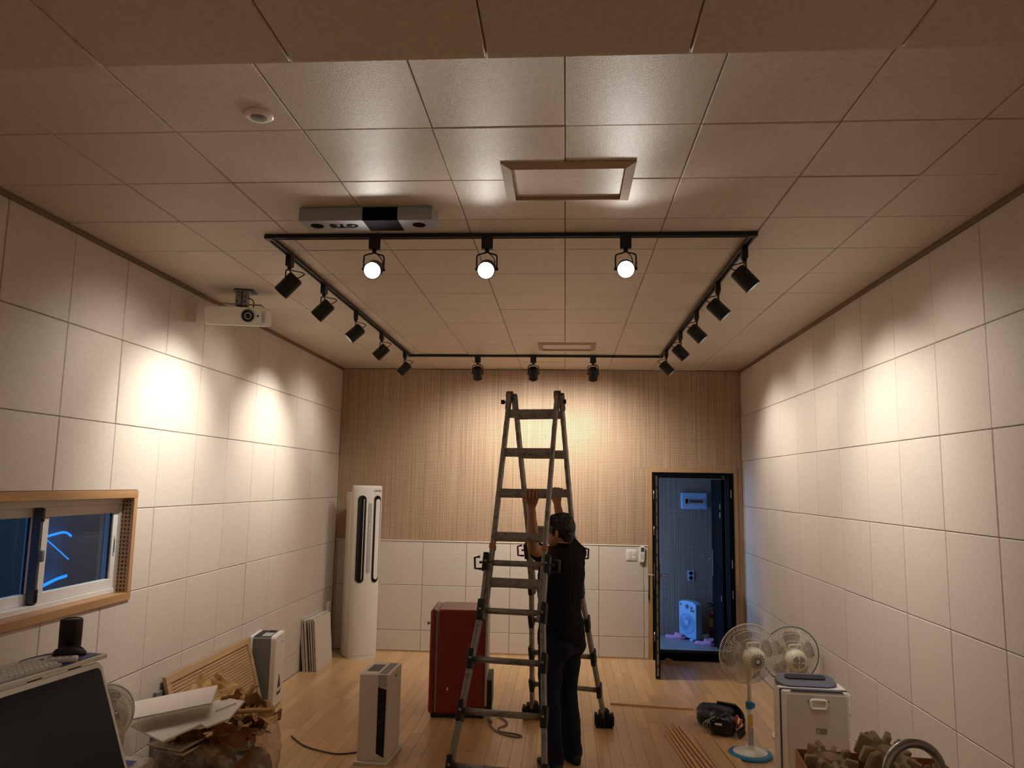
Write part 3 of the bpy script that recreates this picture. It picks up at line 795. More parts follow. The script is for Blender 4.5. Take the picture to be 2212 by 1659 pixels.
for i, xx in enumerate((-1.035, -0.424, 0.310)):
    spotlight(xx, TY0, -PI / 2 + DEG((8, 2, -4)[i]), DEG((21, 22, 19)[i]), 'lit spotlight glaring into the room, %s' % ('hanging next to the grey box', 'between the two other glaring lamps', 'hanging on the hatch side of the rail')[i], lit=0.80, spot=1.25, wide=0.09)
for i, xx in enumerate((-0.913, -0.335, 0.279)):
    spotlight(xx, TY1, PI / 2, DEG((55, 52, 54)[i]), 'black spotlight turned to the perforated wall, %s' % ('on the rail end near the tower air conditioner', 'in the middle of its rail above the ladder', 'on the rail end near the doorway')[i], lit=(0.45, 0.78, 0.82)[i], spot=2.35, cord_side=(-1, 1, -1)[i])

# ================================================================== GREY CEILING BOX with reversed lettering
gb = thing('ceiling_box', 'long grey ceiling box with a black band, two dark round grilles and lettering', 'ceiling box', (-0.978, 3.493, ZC), DEG(-0.6))
gw, gd, gh = 0.33, 0.158, 0.067
b = MB(); b.prism([(0, 0), (-0.004, -0.055), (0.006, -gh), (gd, -gh), (gd, 0)], -gw, gw, lambda u, v, h: Vector((h, u, v)))
b.build('box_body', 'boxgrey' if 'boxgrey' in M else 'lgrey', gb, bevel=0.004)
b = MB(); e = 0.0012
b.prism([(-e, -0.004), (-0.004 - e, -0.0555), (0.0055, -gh - e), (gd + e, -gh - e), (gd + e, -gh + .004), (0.010, -gh + .004), (0.003, -0.053), (0.004, -0.004)], -0.012, 0.160, lambda u, v, h: Vector((h, u, v)))
b.build('black_band', 'ink', gb)
for xx in (-0.262, 0.250):
    MB().lathe([(0.032, 0), (0.032, 0.003), (0.027, 0.0045)], 24, (xx, 0.080, -gh + .001), (0, 0, -1)).build('round_grille', 'ink', gb, True)
mw = Matrix.Translation((-0.124, 0.080, -gh - 0.0006)) @ Matrix.Rotation(PI, 4, 'X') @ Matrix.Rotation(PI, 4, 'Z') @ Matrix.Scale(1.22, 4, (1, 0, 0))
text_obj('lettering', 'GTS', 0.066, 'ink', gb, mw, 0.0008, 0.10, 0.0025)

# ================================================================== PROJECTOR on its bracket
pj = thing('projector', 'white projector hanging from a metal ceiling bracket by the tiled wall', 'projector', (-2.280, 5.0, 3.01), DEG(12))
pw_, ph_, pd_ = 0.205, 0.064, 0.25
poly = rounded_rect(2 * pw_, 2 * ph_, 0.022, 5)
b = MB()
rings = []
for yy, k in ((0, .965), (0.008, 1.0), (pd_ * .6, 1.0), (pd_, .97)):
    rings.append([Vector((u * k, yy, v * k)) for u, v in poly])
b.loft(rings); body = b.build('projector_body', 'white2', pj, auto=0.5)
lx = 0.085
b = MB(); b.lathe([(0.050, 0.0), (0.050, 0.006), (0.043, 0.012), (0.041, 0.006), (0.039, 0.004)], 32, (lx, 0.003, 0.004), (0, -1, 0)); b.build('lens_collar', 'lgrey', pj, auto=0.6)
b = MB(); b.lathe([(0.041, 0.0), (0.041, 0.013), (0.033, 0.014), (0.026, 0.006), (0.0245, 0.006)], 32, (lx, 0.003, 0.004), (0, -1, 0)); lo = b.build('lens_barrel', 'black', pj, auto=0.6)
MB().lathe([(0.024, 0.0), (0.024, 0.0085), (0.019, 0.0088), (0.0185, 0.0075)], 28, (lx, 0.002, 0.004), (0, -1, 0)).build('lens_ring', 'lgrey', lo, auto=0.6)
MB().ball((lx, -0.003, 0.004), 0.019, 20, 10, (1, 0.35, 1)).build('lens_glass', 'black_gloss', lo, True)
MB().cyl((lx + .066, 0.004, 0.006), (lx + .066, -0.003, 0.006), 0.007, n=14).build('sensor_eye', 'black_gloss', pj, True)
for k in range(8):
    MB().box(pw_ - .030, pw_ - .004, -0.0018, 0.02, -0.034 + k * .0095, -0.030 + k * .0095).build('vent_slat', 'grey', pj)
MB().box(-0.03, 0.10, 0.05, 0.20, ph_ + .138, ZC - 3.01).build('ceiling_plate', 'black', pj)
br = MB(); br.box(-0.022, 0.018, 0.07, 0.16, ph_ + .030, ph_ + .140); br.box(0.024, 0.058, 0.075, 0.155, ph_ + .028, ph_ + .135); br.box(-0.04, 0.075, 0.06, 0.17, ph_ + .128, ph_ + .140)
br.build('bracket', 'zinc', pj, bevel=0.004)
for k, (xx, zz) in enumerate(((-.010, .06), (.005, .10), (.04, .055), (.042, .095), (.0, .125))): MB().cyl((xx, 0.078, ph_ + zz), (xx, 0.062, ph_ + zz), 0.005, n=8).build('bolt', 'black', pj)
arm = MB()
arm.bar((-0.11, .06, ph_ + .022), (0.16, .06, ph_ + .022), .008, .006); arm.bar((-0.11, .06, ph_ + .022), (-.13, .06, ph_ - .002), .008, .006); arm.bar((0.16, .06, ph_ + .022), (.185, .06, ph_ - .002), .008, .006)
arm.bar((-0.08, .17, ph_ + .022), (0.15, .17, ph_ + .022), .008, .006); arm.bar((0.01, .05, ph_ + .026), (0.01, .19, ph_ + .026), .012, .006)
arm.build('bracket_arms', 'zinc', pj)
MB().tube(smooth_path([(.05, .10, ph_ + .09), (.09, .10, ph_ + .075), (.10, .10, ph_ + .04), (.085, .10, ph_ - .005)], 6), 0.004, 6).build('cable', 'black', pj, True)
MB().box(-pw_, -pw_ + .075, 0.03, 0.2, ph_ - .004, ph_ + .012).build('rear_box', 'white2', pj, bevel=0.003)

for ch in pj.children:          # the body hangs nose-down from its arms
    if ch.name.split('.')[0] in ('projector_body', 'lens_collar', 'lens_barrel', 'sensor_eye', 'vent_slat', 'rear_box', 'bracket_arms'): ch.rotation_euler = (DEG(10), 0, 0)

# small round fitting in the ceiling
cs = thing('ceiling_sensor', 'small round white fitting with a dark centre set in the ceiling', 'sensor', (-1.128, 2.560, ZC))
MB().lathe([(0.052, 0), (0.052, -0.006), (0.045, -0.011), (0.030, -0.012), (0.028, -0.008)], 32).build('ring', 'white', cs, auto=0.7)
MB().lathe([(0.030, -0.004), (0.028, -0.014), (0.016, -0.017), (0.002, -0.018)], 28).build('centre_grille', 'grey', cs, auto=0.7)

# ================================================================== LADDER
M['alu_dark'] = mat('tarnished_hinge', (92, 86, 76), rough=0.5, metal=0.6, noise=40, var=0.2)
def ladder():
    t = thing('folding_ladder', 'tall worn aluminium folding ladder standing open as an A frame', 'ladder', (-0.23, 5.42, 0))
    ZA, S = 2.545, 0.41
    hw = 0.172
    def half(th, sgn, cx):
        w = Vector((math.cos(th), math.sin(th), 0)); d = Vector((-math.sin(th), math.cos(th), 0)) * sgn
        nrm = (d + Vector((0, 0, S))).normalized()
        def P(u, z, off=0.0): return w * (u + cx) + d * (S * (ZA - z)) + Vector((0, 0, z)) + nrm * off
        # inner straight section
        for s_ in (-1, 1):
            MB().bar(P(s_ * hw, 1.06), P(s_ * hw, ZA - 0.015), 0.026, 0.058, nrm).build('rail', 'alu', t, bevel=0.004)
        for k in range(5):
            z = 2.388 - 0.279 * k
            r = MB(); a, bb = P(-hw + .012, z), P(hw - .012, z)
            r.bar(a, bb, 0.056, 0.030, nrm); r.bar(a + nrm * .016, bb + nrm * .016, 0.040, 0.006, nrm)
            r.build('rung', 'alu', t, bevel=0.004)
        # outer flared section, sleeved over the inner one
        def hwz(z): return hw + 0.028 if z > 1.10 else hw + 0.028 + (1.10 - z) * 0.092
        for s_ in (-1, 1):
            MB().bar(P(s_ * (hw + .022), 1.10, .012), P(s_ * (hw + .022), 1.43, .012), 0.020, 0.064, nrm).build('outer_rail', 'alu', t, bevel=0.004)
            MB().bar(P(s_ * (hw + .022), 1.105, .010), P(s_ * hwz(0.04), 0.04, .010), 0.028, 0.062, nrm).build('outer_rail', 'alu', t, bevel=0.004)
            for z, hh in ((1.385, .055), (1.105, .06), (0.835, .055), (0.565, .055), (0.295, .05)):
                MB().bar(P(s_ * hwz(z), z - hh, .012), P(s_ * hwz(z), z + hh, .012), 0.036, 0.072, nrm).build('lock_sleeve', 'black', t, bevel=0.006)
                MB().cyl(P(s_ * (hwz(z) - .004), z, .046), P(s_ * (hwz(z) - .004), z, .056), 0.008, n=10).build('rivet', 'zinc', t, True)
            # swing lock handle at the top of the outer section
            e0 = P(s_ * (hwz(1.385) + .015), 1.385, .012)
            MB().bar(e0, e0 + w * (s_ * .030), .012, .014).tube([e0 + w * (s_ * .028) + Vector((0, 0, .035)), e0 + w * (s_ * .062) + Vector((0, 0, .028)), e0 + w * (s_ * .058) + Vector((0, 0, -.040)), e0 + w * (s_ * .012) + Vector((0, 0, -.042))], 0.008, 8).build('lock_handle', 'dgrey', t, True)
            MB().bar(P(s_ * hw, 1.47, .0), P(s_ * hw, 1.50, .0), 0.034, 0.066, nrm).build('tape_wrap', 'tape', t, bevel=0.003)
            # hinge plate at the apex
            MB().bar(P(s_ * (hw + .004), ZA - .13, 0), P(s_ * (hw + .004), ZA - .01, 0), 0.034, 0.050, nrm).build('hinge_plate', 'alu_dark', t, bevel=0.006)
        for z in (1.385, 1.105, 0.835, 0.565, 0.295):
            h_ = hwz(z)
            MB().cyl(P(-h_ + .01, z, .012), P(h_ - .01, z, .012), 0.0185, n=14).build('rung', 'alu', t, True)
        for s_ in (-1, 1):
            f = P(s_ * hwz(0.03), 0.0, .01)
            b_ = MB(); rng = random.Random(5 + s_)
            if sgn > 0:      # lumpy black shoes on the far feet
                b_.box(f.x - .075, f.x + .06, f.y - .06, f.y + .06, 0, .075)
                for k in range(5): b_.box(f.x - .085 + k * .032, f.x - .060 + k * .032, f.y - .075, f.y + .05, .02, .095 + .02 * (k % 2))
                b_.cyl(f + Vector((0, 0, .03)), f + Vector((-.012 * s_, -.03, .13)), 0.045, .038, 10)
            else:
                b_.box(f.x - .03, f.x + .03, f.y - .035, f.y + .035, 0, .08)
            b_.build('foot_shoe', 'rubber', t, bevel=0.008)
    half(-0.15, -1, 0.0)
    half(-0.235, 1, 0.028)
    w = Vector((math.cos(-.15), math.sin(-.15), 0))
    for s_ in (-1, 1):
        c_ = w * (s_ * hw) + Vector((0, 0, ZA - .022))
        MB().cyl(c_ - w * (s_ * .02), c_ + w * (s_ * .024), 0.034, n=18).build('hinge_disc', 'alu_dark', t, auto=0.6)
        k0 = c_ + w * (s_ * .022) + Vector((0, 0, -.045))
        MB().cyl(k0, k0 + w * (s_ * .02), 0.006, n=8).cyl(k0 + w * (s_ * .018), k0 + w * (s_ * .042), 0.0165, n=10).build('hinge_knob', 'black', t, auto=0.6)
    return t
ladder()

# ================================================================== PERSON
M['eyewhite'] = mat('eye_white', (226, 220, 212), rough=0.2)
def build_person():
    C0 = Vector((-0.025, 5.475, 0)); Fv = Vector((-0.80, 0.60, 0)); Lv = Vector((-0.60, -0.80, 0))
    root = thing('person', 'person in a black T-shirt and dark jeans holding up the ladder rungs', 'person', (C0.x, C0.y, 0))
    def W(f, l, z): return Fv * f + Lv * l + Vector((0, 0, z))
    def WA(x, y, z): return Vector((x, y, z)) - C0
    def ring(c, a, b, fdir=None, ldir=None, n=20, p=2.3):
        fdir = fdir or Fv; ldir = ldir or Lv; out = []
        for i in range(n):
            t = 2 * PI * i / n; ct, st = math.cos(t), math.sin(t)
            out.append(c + ldir * (a * math.copysign(abs(ct) ** (2 / p), ct)) + fdir * (b * math.copysign(abs(st) ** (2 / p), st)))
        return out
    def limb(mb, pts, rad, n=14):
        pts = [Vector(p) for p in pts]; k = len(pts)
        t0 = (pts[1] - pts[0]).normalized(); t1 = (pts[-1] - pts[-2]).normalized()
        P = [pts[0] - t0 * rad[0] * .8] + [pts[0] - t0 * rad[0] * .45] + pts + [pts[-1] + t1 * rad[-1] * .45, pts[-1] + t1 * rad[-1] * .8]
        R_ = [rad[0] * .45, rad[0] * .85] + list(rad) + [rad[-1] * .85, rad[-1] * .45]
        mb.tube(P, 0, n, radii=R_)
    def torso(mb, inf=0.0, z0=0.80, z1=1.43):
        prof = [(0.76, .150, .098, -.012), (0.84, .170, .118, -.022), (0.92, .168, .120, -.010), (1.00, .160, .115, .004), (1.08, .158, .112, .004), (1.18, .170, .118, .000), (1.28, .186, .120, -.008), (1.36, .190, .108, -.015), (1.42, .165, .085, -.016), (1.455, .105, .062, -.015)]
        rings = []
        for z, a, b, f in prof:
            if z < z0 - 1e-6 or z > z1 + 1e-6: continue
            rings.append(ring(W(f, 0, z), a + inf, b + inf))
        mb.loft(rings)
    # joints (absolute picture-measured places)
    shL, shR = W(-.012, .175, 1.405), W(-.012, -.170, 1.405)
    elL, elR = WA(-0.205, 5.085, 1.475), WA(-0.005, 5.800, 1.500)
    wrL, wrR = WA(-0.222, 5.150, 1.735), WA(-0.055, 5.705, 1.745)
    hipL, hipR = W(-.01, .095, .86), W(-.01, -.095, .86)
    knL, knR = W(.015, .10, .47), W(.02, -.105, .47)
    anL, anR = W(-.035, .105, .085), W(-.03, -.11, .085)
    Fo = Vector((-0.52, 0.854, 0)); Lo = Vector((-0.854, -0.52, 0))
    HC = WA(-0.043, 5.475, 1.565)                               # head centre
    hF = Vector((-0.955, 0.29, -0.05)).normalized(); hL = Vector((-0.29, -0.955, 0)).normalized(); hU = hL.cross(hF) * -1
    if hU.z < 0: hU = -hU
    Rh = Matrix((hF, hL, hU)).transposed()
    def H(f, l, u): return HC + hF * f + hL * l + hU * u
    # ---- skin: the whole figure as one remeshed surface
    sk = MB()
    torso(sk, -0.012, 0.76, 1.46)
    limb(sk, [W(-.03, 0, 1.38), W(-.022, 0, 1.44), H(-.035, 0, -.075), H(-.02, 0, -.02)], [.062, .057, .055, .06])
    for sh, el, wr in ((shL, elL, wrL), (shR, elR, wrR)):
        limb(sk, [sh, sh.lerp(el, .35), sh.lerp(el, .75), el], [.054, .050, .042, .038])
        limb(sk, [el, el.lerp(wr, .3), el.lerp(wr, .7), wr], [.040, .042, .033, .027])
    for hp, kn, an, s_ in ((hipL, knL, anL, 1), (hipR, knR, anR, -1)):
        limb(sk, [hp, hp.lerp(kn, .5), kn, kn.lerp(an, .35), an], [.080, .068, .050, .050, .034])
        limb(sk, [an + Vector((0, 0, -.045)) - Fo * .03, an + Fo * .08 + Vector((0, 0, -.05)), an + Fo * .15 + Vector((0, 0, -.058))], [.030, .032, .022])
    # head
    sk.ball(H(-.012, 0, .018), .092, 24, 16, (1.05, .82, 1.02), Rh)
    sk.ball(H(.022, 0, -.045), .070, 20, 14, (.92, .82, .98), Rh)
    sk.ball(H(.048, 0, -.085), .030, 14, 10, (1, 1.1, .8), Rh)                       # chin
    sk.add(*(lambda b_: (b_.v, b_.f))(MB().tube([H(.082, 0, .008), H(.092, 0, -.012), H(.103, 0, -.030), H(.092, 0, -.038)], 0, 8, radii=[.007, .010, .013, .009])))
    for s_ in (-1, 1):
        sk.ball(H(.096, s_ * .011, -.034), .009, 10, 8)
        sk.ball(H(.073, s_ * .032, -.018), .020, 12, 8, (.7, 1, .7), Rh)             # cheek
        sk.ball(H(.078, s_ * .030, .022), .016, 12, 8, (.7, 1.5, .5), Rh)            # brow
        e_ = MB(); e_.ball((0, 0, 0), .021, 14, 10, (.75, .32, 1.35))
        Re = Rh @ Matrix.Rotation(0.35 * -s_, 3, 'Z')
        sk.add([H(-.012, s_ * .080, -.010) + Re @ Vector(p) for p in e_.v], e_.f)    # ear
    sk.ball(H(.083, 0, -.060), .016, 12, 8, (.55, 1.5, .35), Rh); sk.ball(H(.080, 0, -.070), .015, 12, 8, (.6, 1.4, .4), Rh)   # lips
    # hands closed over the rungs
    def hand(wr, rung_c, rdir, toward, mirror):
        """rung_c: rung centre under the palm, rdir: unit along the rung (index to little), toward: unit from the body side over to the far side"""
        up = Vector((0, 0, 1)); r = 0.033
        kc = rung_c - toward * .022 + up * .018
        mid = (wr + kc) / 2
        # palm: flattened loft from wrist to knuckles
        rings = []
        for q, a, b_ in ((0.0, .026, .021), (0.35, .036, .020), (0.7, .044, .018), (1.0, .043, .013)):
            c_ = wr.lerp(kc, q) - toward * (.012 * math.sin(q * PI))
            rings.append(ring(c_, a, b_, toward, rdir, 14, 2.6))
        sk.loft(rings)
        offs = (-.0365, -.0122, .0122, .0355); lens = (.92, 1.0, .96, .80)
        for o_, l_ in zip(offs, lens):
            b0 = kc + rdir * o_
            pts = [b0 - up * .008, b0 + up * .020 * l_ + toward * .008, rung_c + rdir * o_ * .98 + up * .036 * l_ + toward * .012, rung_c + rdir * o_ * .96 + toward * .036 * l_ + up * .012, rung_c + rdir * o_ * .94 + toward * .037 * l_ - up * .016 * l_]
            limb(sk, pts, [.0098, .0092, .0086, .0082, .0072], 10)
        tb = wr.lerp(kc, .45) - rdir * .036
        limb(sk, [tb, tb - rdir * .014 + up * .024 + toward * .016, rung_c - rdir * .044 - up * .030 + toward * .010, rung_c - rdir * .030 - up * .034 + toward * .030], [.014, .0125, .0108, .009], 10)
    rdF = Vector((math.cos(-.15), math.sin(-.15), 0)); rdB = Vector((math.cos(-.235), math.sin(-.235), 0))
    twF = Vector((-math.sin(-.15), math.cos(-.15), 0)) * -1; twB = Vector((-math.sin(-.235), math.cos(-.235), 0))
    hand(wrL, WA(-0.215, 5.112, 1.818), rdF, twF, 1)
    hand(wrR, WA(-0.058, 5.730, 1.830), rdB, twB, -1)
    def finish(mb, name, m, voxel, it, parent=None, disp=None):
        o = mb.build(name, m, parent, True)
        rm = o.modifiers.new('remesh', 'REMESH'); rm.mode = 'VOXEL'; rm.voxel_size = voxel; rm.use_smooth_shade = True
        sm = o.modifiers.new('smooth', 'SMOOTH'); sm.iterations = it; sm.factor = 0.5
        if disp:
            tx = bpy.data.textures.new(name + '_folds', 'CLOUDS'); tx.noise_scale = disp[0]; tx.noise_depth = 2
            dm = o.modifiers.new('folds', 'DISPLACE'); dm.texture = tx; dm.strength = disp[1]; dm.mid_level = 0.5; dm.texture_coords = 'LOCAL'
        return o
    body = finish(sk, 'body', 'skin', 0.0030, 3, root)
    # ---- eyes, hair
    for s_ in (-1, 1):
        eye = MB().ball(H(.076, s_ * .030, .006), .0115, 14, 10).build('eye', 'eyewhite', root, True)
        MB().ball(H(.0845, s_ * .030, .006), .0052, 10, 8, (.6, 1, 1), Rh).build('iris', 'black_gloss', eye, True)
    hr = MB(); rng = random.Random(4)
    hr.ball(H(-.022, 0, .030), .098, 28, 18, (1.06, .88, .99), Rh)
    hr.ball(H(-.060, 0, -.015), .072, 20, 14, (.75, .98, 1.05), Rh)
    for k in range(70):                                       # short tufts
        u = rng.uniform(-1, 1); ph = rng.uniform(-.55, 1.45); az = rng.uniform(0, 2 * PI)
        dv = Vector((math.cos(az) * math.cos(ph), math.sin(az) * math.cos(ph), math.sin(ph)))
        if dv.z < .25 and dv.x > -.1: continue
        p0 = H(-.022, 0, .030) + Rh @ Vector((dv.x * .100, dv.y * .083, dv.z * .094))
        dn = (Rh @ Vector((dv.x * .4 + .3, dv.y, dv.z * .3 - .35))).normalized()
        hr.tube([p0 - dn * .012, p0 + dn * .012, p0 + dn * .030 + (Rh @ dv) * .003], 0, 6, radii=[.010, .009, .003])
    for s_ in (-1, 1): hr.tube([H(.015, s_ * .075, .030), H(.018, s_ * .077, .0), H(.018, s_ * .074, -.022)], 0, 8, radii=[.016, .012, .006])
    hr.tube([H(.062, -.055, .055), H(.078, -.02, .068), H(.078, .02, .068), H(.062, .055, .055)], .020, 8)
    finish(hr, 'hair', 'hair', 0.005, 1, root, (0.012, 0.006))
    # ---- T-shirt
    ts = MB(); torso(ts, 0.012, 0.84, 1.456)
    ts.loft([ring(W(-.012, 0, z), a, b_) for z, a, b_ in ((0.80, .184, .136), (0.86, .186, .137), (0.95, .180, .133))])
    for sh, el in ((shL, elL), (shR, elR)):
        ts.tube([sh.lerp(W(-.012, 0, 1.36), .35), sh, sh.lerp(el, .3), sh.lerp(el, .60), sh.lerp(el, .68)], 0, 16, radii=[.085, .074, .068, .063, .061])
    limb(ts, [W(-.026, 0, 1.40), W(-.024, 0, 1.45)], [.082, .066])
    finish(ts, 'tshirt', 'shirt', 0.007, 3, root, (0.11, 0.022))
    # ---- jeans
    jn = MB(); jn.loft([ring(W(-.015, 0, z), a, b_) for z, a, b_ in ((0.74, .170, .120), (0.82, .176, .130), (0.90, .174, .126), (0.96, .166, .120))])
    jn.ball(W(-.062, .075, .80), .088, 16, 12, (1, 1, 1.05)); jn.ball(W(-.062, -.075, .80), .088, 16, 12, (1, 1, 1.05))
    for hp, kn, an in ((hipL, knL, anL), (hipR, knR, anR)):
        jn.tube([hp + Vector((0, 0, .02)), hp.lerp(kn, .3), hp.lerp(kn, .7), kn, kn.lerp(an, .4), kn.lerp(an, .8), an + Vector((0, 0, -.02)), an + Vector((0, 0, -.05))], 0, 16, radii=[.098, .096, .082, .074, .073, .068, .070, .068])
    finish(jn, 'jeans', 'jeans', 0.008, 3, root, (0.09, 0.020))
    # ---- shoes
    for an, s_ in ((anL, 1), (anR, -1)):
        s2_ = MB(); base = Vector((an.x, an.y, 0))
        rings = []
        for f, a, zt in ((-.075, .022, .045), (-.06, .034, .07), (-.01, .040, .085), (.06, .044, .075), (.12, .046, .055), (.165, .038, .042), (.19, .018, .03)):
            c_ = base + Fo * f; hh = zt
            rings.append([c_ + Lo * (a * math.copysign(abs(math.cos(t)) ** .7, math.cos(t))) + Vector((0, 0, hh / 2 + hh / 2 * math.copysign(abs(math.sin(t)) ** .6, math.sin(t)))) for t in [2 * PI * i / 16 for i in range(16)]])
        s2_.loft(rings); s2_.build('shoe', 'shoe', root, True)
    return root
build_person()

# ================================================================== TOWER AIR CONDITIONER
ac = thing('tower_air_conditioner', 'tall white tower air conditioner with two long vents in the corner', 'air conditioner', (-2.232, 8.505, 0), DEG(31))
HA = 1.845
def acx(n=18, w=0.165, d0=-0.03, bulge=0.125):
    """front column outline: flat back, bowed front"""
    pts = [(w, d0), (w * .97, d0 - .02)]
    for i in range(1, n):
        a = PI * i / n; pts.append((w * math.cos(a) * .99, d0 - .03 - bulge * math.sin(a) ** .8))
    pts += [(-w * .97, d0 - .02), (-w, d0)]
    return pts
out = acx()
rings = []
for z, k in ((0.0, .985), (0.02, .985), (0.045, 1.0), (1.0, 1.0), (HA - .03, 1.0), (HA - .010, .985), (HA, .93)):
    rings.append([Vector((x * k, (y + .03) * k - .03, z)) for x, y in out][::-1])
MB().loft(rings).build('front_column', 'white', ac, auto=0.6)
b = MB(); b.prism([(-.18, .0), (-.165, -.035), (.165, -.035), (.18, .0), (.17, .16), (-.17, .16)], 0.0, 1.77, lambda u, v, h: Vector((u, v, h)))
b.build('rear_casing', 'white2', ac, bevel=0.012)
def fy(x): 
    cc = max(-1, min(1, x / (0.165 * .99))); return -.06 - .125 * math.sin(math.acos(cc)) ** .8
def cap_patch(name, cx, w, z0_, z1_, off, m, parent, nu=8, nv=24):
    b = MB(); r = w / 2; P = []
    for j in range(nv + 1):
        q_ = j / nv; z = z0_ + (z1_ - z0_) * (q_ if 0 < 0 else (0.5 - 0.5 * math.cos(PI * q_)))
        dz = min(z - z0_, z1_ - z); hwid = r if dz >= r else math.sqrt(max(r * r - (r - dz) ** 2, 1e-7))
        for i in range(nu + 1):
            x = cx - hwid + 2 * hwid * i / nu; P.append(Vector((x, fy(x) - off, z)))
    F_ = [(j * (nu + 1) + i, j * (nu + 1) + i + 1, (j + 1) * (nu + 1) + i + 1, (j + 1) * (nu + 1) + i) for j in range(nv) for i in range(nu)]
    b.add(P, F_); o = b.build(name, m, parent, True)
    s_ = o.modifiers.new('thick', 'SOLIDIFY'); s_.thickness = 0.003; s_.offset = 0
    return o
def cap_rim(name, cx, w, z0_, z1_, off, m, parent, rr=.004):
    r = w / 2; pts = []
    for k in range(9): a = PI * k / 8; pts.append((cx + r * math.cos(a), z1_ - r + r * math.sin(a)))
    for k in range(1, 10): pts.append((cx - r, z1_ - r - (z1_ - z0_ - 2 * r) * k / 10))
    for k in range(9): a = PI + PI * k / 8; pts.append((cx + r * math.cos(a), z0_ + r + r * math.sin(a)))
    for k in range(1, 10): pts.append((cx + r, z0_ + r + (z1_ - z0_ - 2 * r) * k / 10))
    MB().tube([Vector((x, fy(x) - off, z)) for x, z in pts], rr, 6, closed=True).build(name, m, parent, True)
for cx_ in (-.085, .088):
    v_ = cap_patch('vent', cx_, .082, .80, 1.735, .002, 'black_gloss', ac)
    cap_rim('vent_rim', cx_, .082, .80, 1.735, .002, 'dgrey', v_)
    if cx_ > 0: cap_patch('vane', cx_ + .006, .056, .83, 1.70, .009, 'white', v_, 6, 20)
    else: cap_patch('vane', cx_ + .018, .006, .83, 1.70, .006, 'white', v_, 2, 20)
dp = cap_patch('display_strip', .003, .040, .90, 1.66, .0015, 'lgrey', ac, 4, 16)
for k, z in enumerate((1.42, 1.385, 1.33, 1.28, 1.24, 1.20)): MB().box(.0, .010, fy(0) - .0050, fy(0) - .003, z - .006, z + (.008 if k < 2 else .0)).build('indicator', 'white', dp)
MB().tube([Vector((x, fy(x) - .0006, .68)) for x in [-.16 + .32 * i / 24 for i in range(25)]], .0014, 5).build('panel_seam', 'white', ac)
MB().tube([Vector((x, fy(x) - .0006, .045)) for x in [-.16 + .32 * i / 24 for i in range(25)]], .0014, 5).build('panel_seam', 'white', ac)
mw = Matrix.Translation((.085, fy(.085) - .001, 1.790)) @ Matrix.Rotation(math.atan2(fy(.10) - fy(.07), .03), 4, 'Z') @ Matrix.Rotation(PI / 2, 4, 'X')
text_obj('lettering', 'Carrier', 0.032, 'black', ac, mw, 0.0008, 0.35)
tag(MB().tube(smooth_path([(-2.50, 8.66, .335), (-2.47, 8.60, .33), (-2.42, 8.55, .335)], 5), .018, 10).build('drain_pipe', 'lgrey', None, True), 'grey hose running from the corner into the tower air conditioner', 'hose')
tag(MB().box(-2.635, -2.60, 8.52, 8.60, 0.40, 0.555).build('wall_outlet', 'white', bevel=0.004), 'white outlet box on the tiled wall behind the leaning tile stack', 'outlet')

# ================================================================== MIDDLE AIR PURIFIER
ap = thing('air_purifier', 'slim white air purifier with a black slot standing alone on the floor', 'air purifier', (-1.283, 5.510, 0), DEG(-1.5))
wx, wy, hz = .104, .178, .588
b = MB(); b.box(-wx, wx, -wy, wy, 0.022, hz); b.build('casing', 'white2', ap, bevel=0.008)
b = MB(); b.prism([(-wx - .018, -wy - .012), (wx + .002, -wy - .012), (wx + .022, wy + .01), (-wx - .018, wy + .01)], 0, .022, lambda u, v, h: Vector((u, v, h))); b.build('base', 'white2', ap, bevel=0.004)
MB().box(.030, .088, -wy - .0015, -wy + .004, .505, hz - .004).build('grey_band', 'lgrey', ap)
MB().prism([(.030, .505), (.030, .075), (.084, .050), (.088, .490)], -wy - .003, -wy + .004, lambda u, v, h: Vector((u, h, v))).build('black_slot', 'black_gloss', ap)
for k in range(12): MB().box(.045, .072, -wy - .0042, -wy - .0025, .10 + k * .032, .118 + k * .032).build('slot_louvre', 'black', ap)
MB().box(.030, .084, -wy + .02, wy - .03, hz - .001, hz + .0015).build('top_panel', 'grey', ap)
for k in range(12): MB().box(-.075, .010, -.10 + k * .017, -.093 + k * .017, hz - .001, hz + .0025).build('top_slat', 'grey', ap)
MB().box(wx - .001, wx + .0012, -wy + .01, wy - .01, .478, .4805).build('panel_seam', 'white2', ap)
MB().box(wx - .001, wx + .0015, -.01, .04, .535, .546).build('badge', 'dgrey', ap)

# ================================================================== RED FRIDGE
fg = thing('red_fridge', 'small dark red retro fridge turned sideways behind the ladder', 'fridge', (-0.872, 6.625, 0), DEG(3))
fx, fyy, fz0, fz1 = .236, .225, .035, .855
MB().box(-fx + .062, fx - .012, -fyy, fyy, fz0, fz1).build('cabinet', 'red', fg, bevel=0.020, seg=4)
dr = MB().box(-fx, -fx + .056, -fyy, fyy, fz0, fz1).build('door', 'red', fg, bevel=0.026, seg=5)
MB().box(-fx + .050, -fx + .066, -fyy + .008, fyy - .008, fz0 + .01, fz1 - .010).build('door_seal', 'grey', fg, bevel=0.003)
MB().cyl((-fx + .004, -fyy + .07, .735), (-fx - .016, -fyy + .07, .735), .006, n=12).ball((-fx - .022, -fyy + .07, .735), .014, 14, 10, (.8, 1, 1)).build('handle', 'steel', dr, True)
MB().box(fx - .014, fx + .004, -fyy + .004, fyy - .004, .10, fz1 - .012).build('rear_panel', 'lgrey', fg, bevel=0.003)
MB().box(fx - .010, fx + .045, -fyy + .03, fyy - .03, .06, .30).build('compressor_cover', 'black', fg, bevel=0.006)
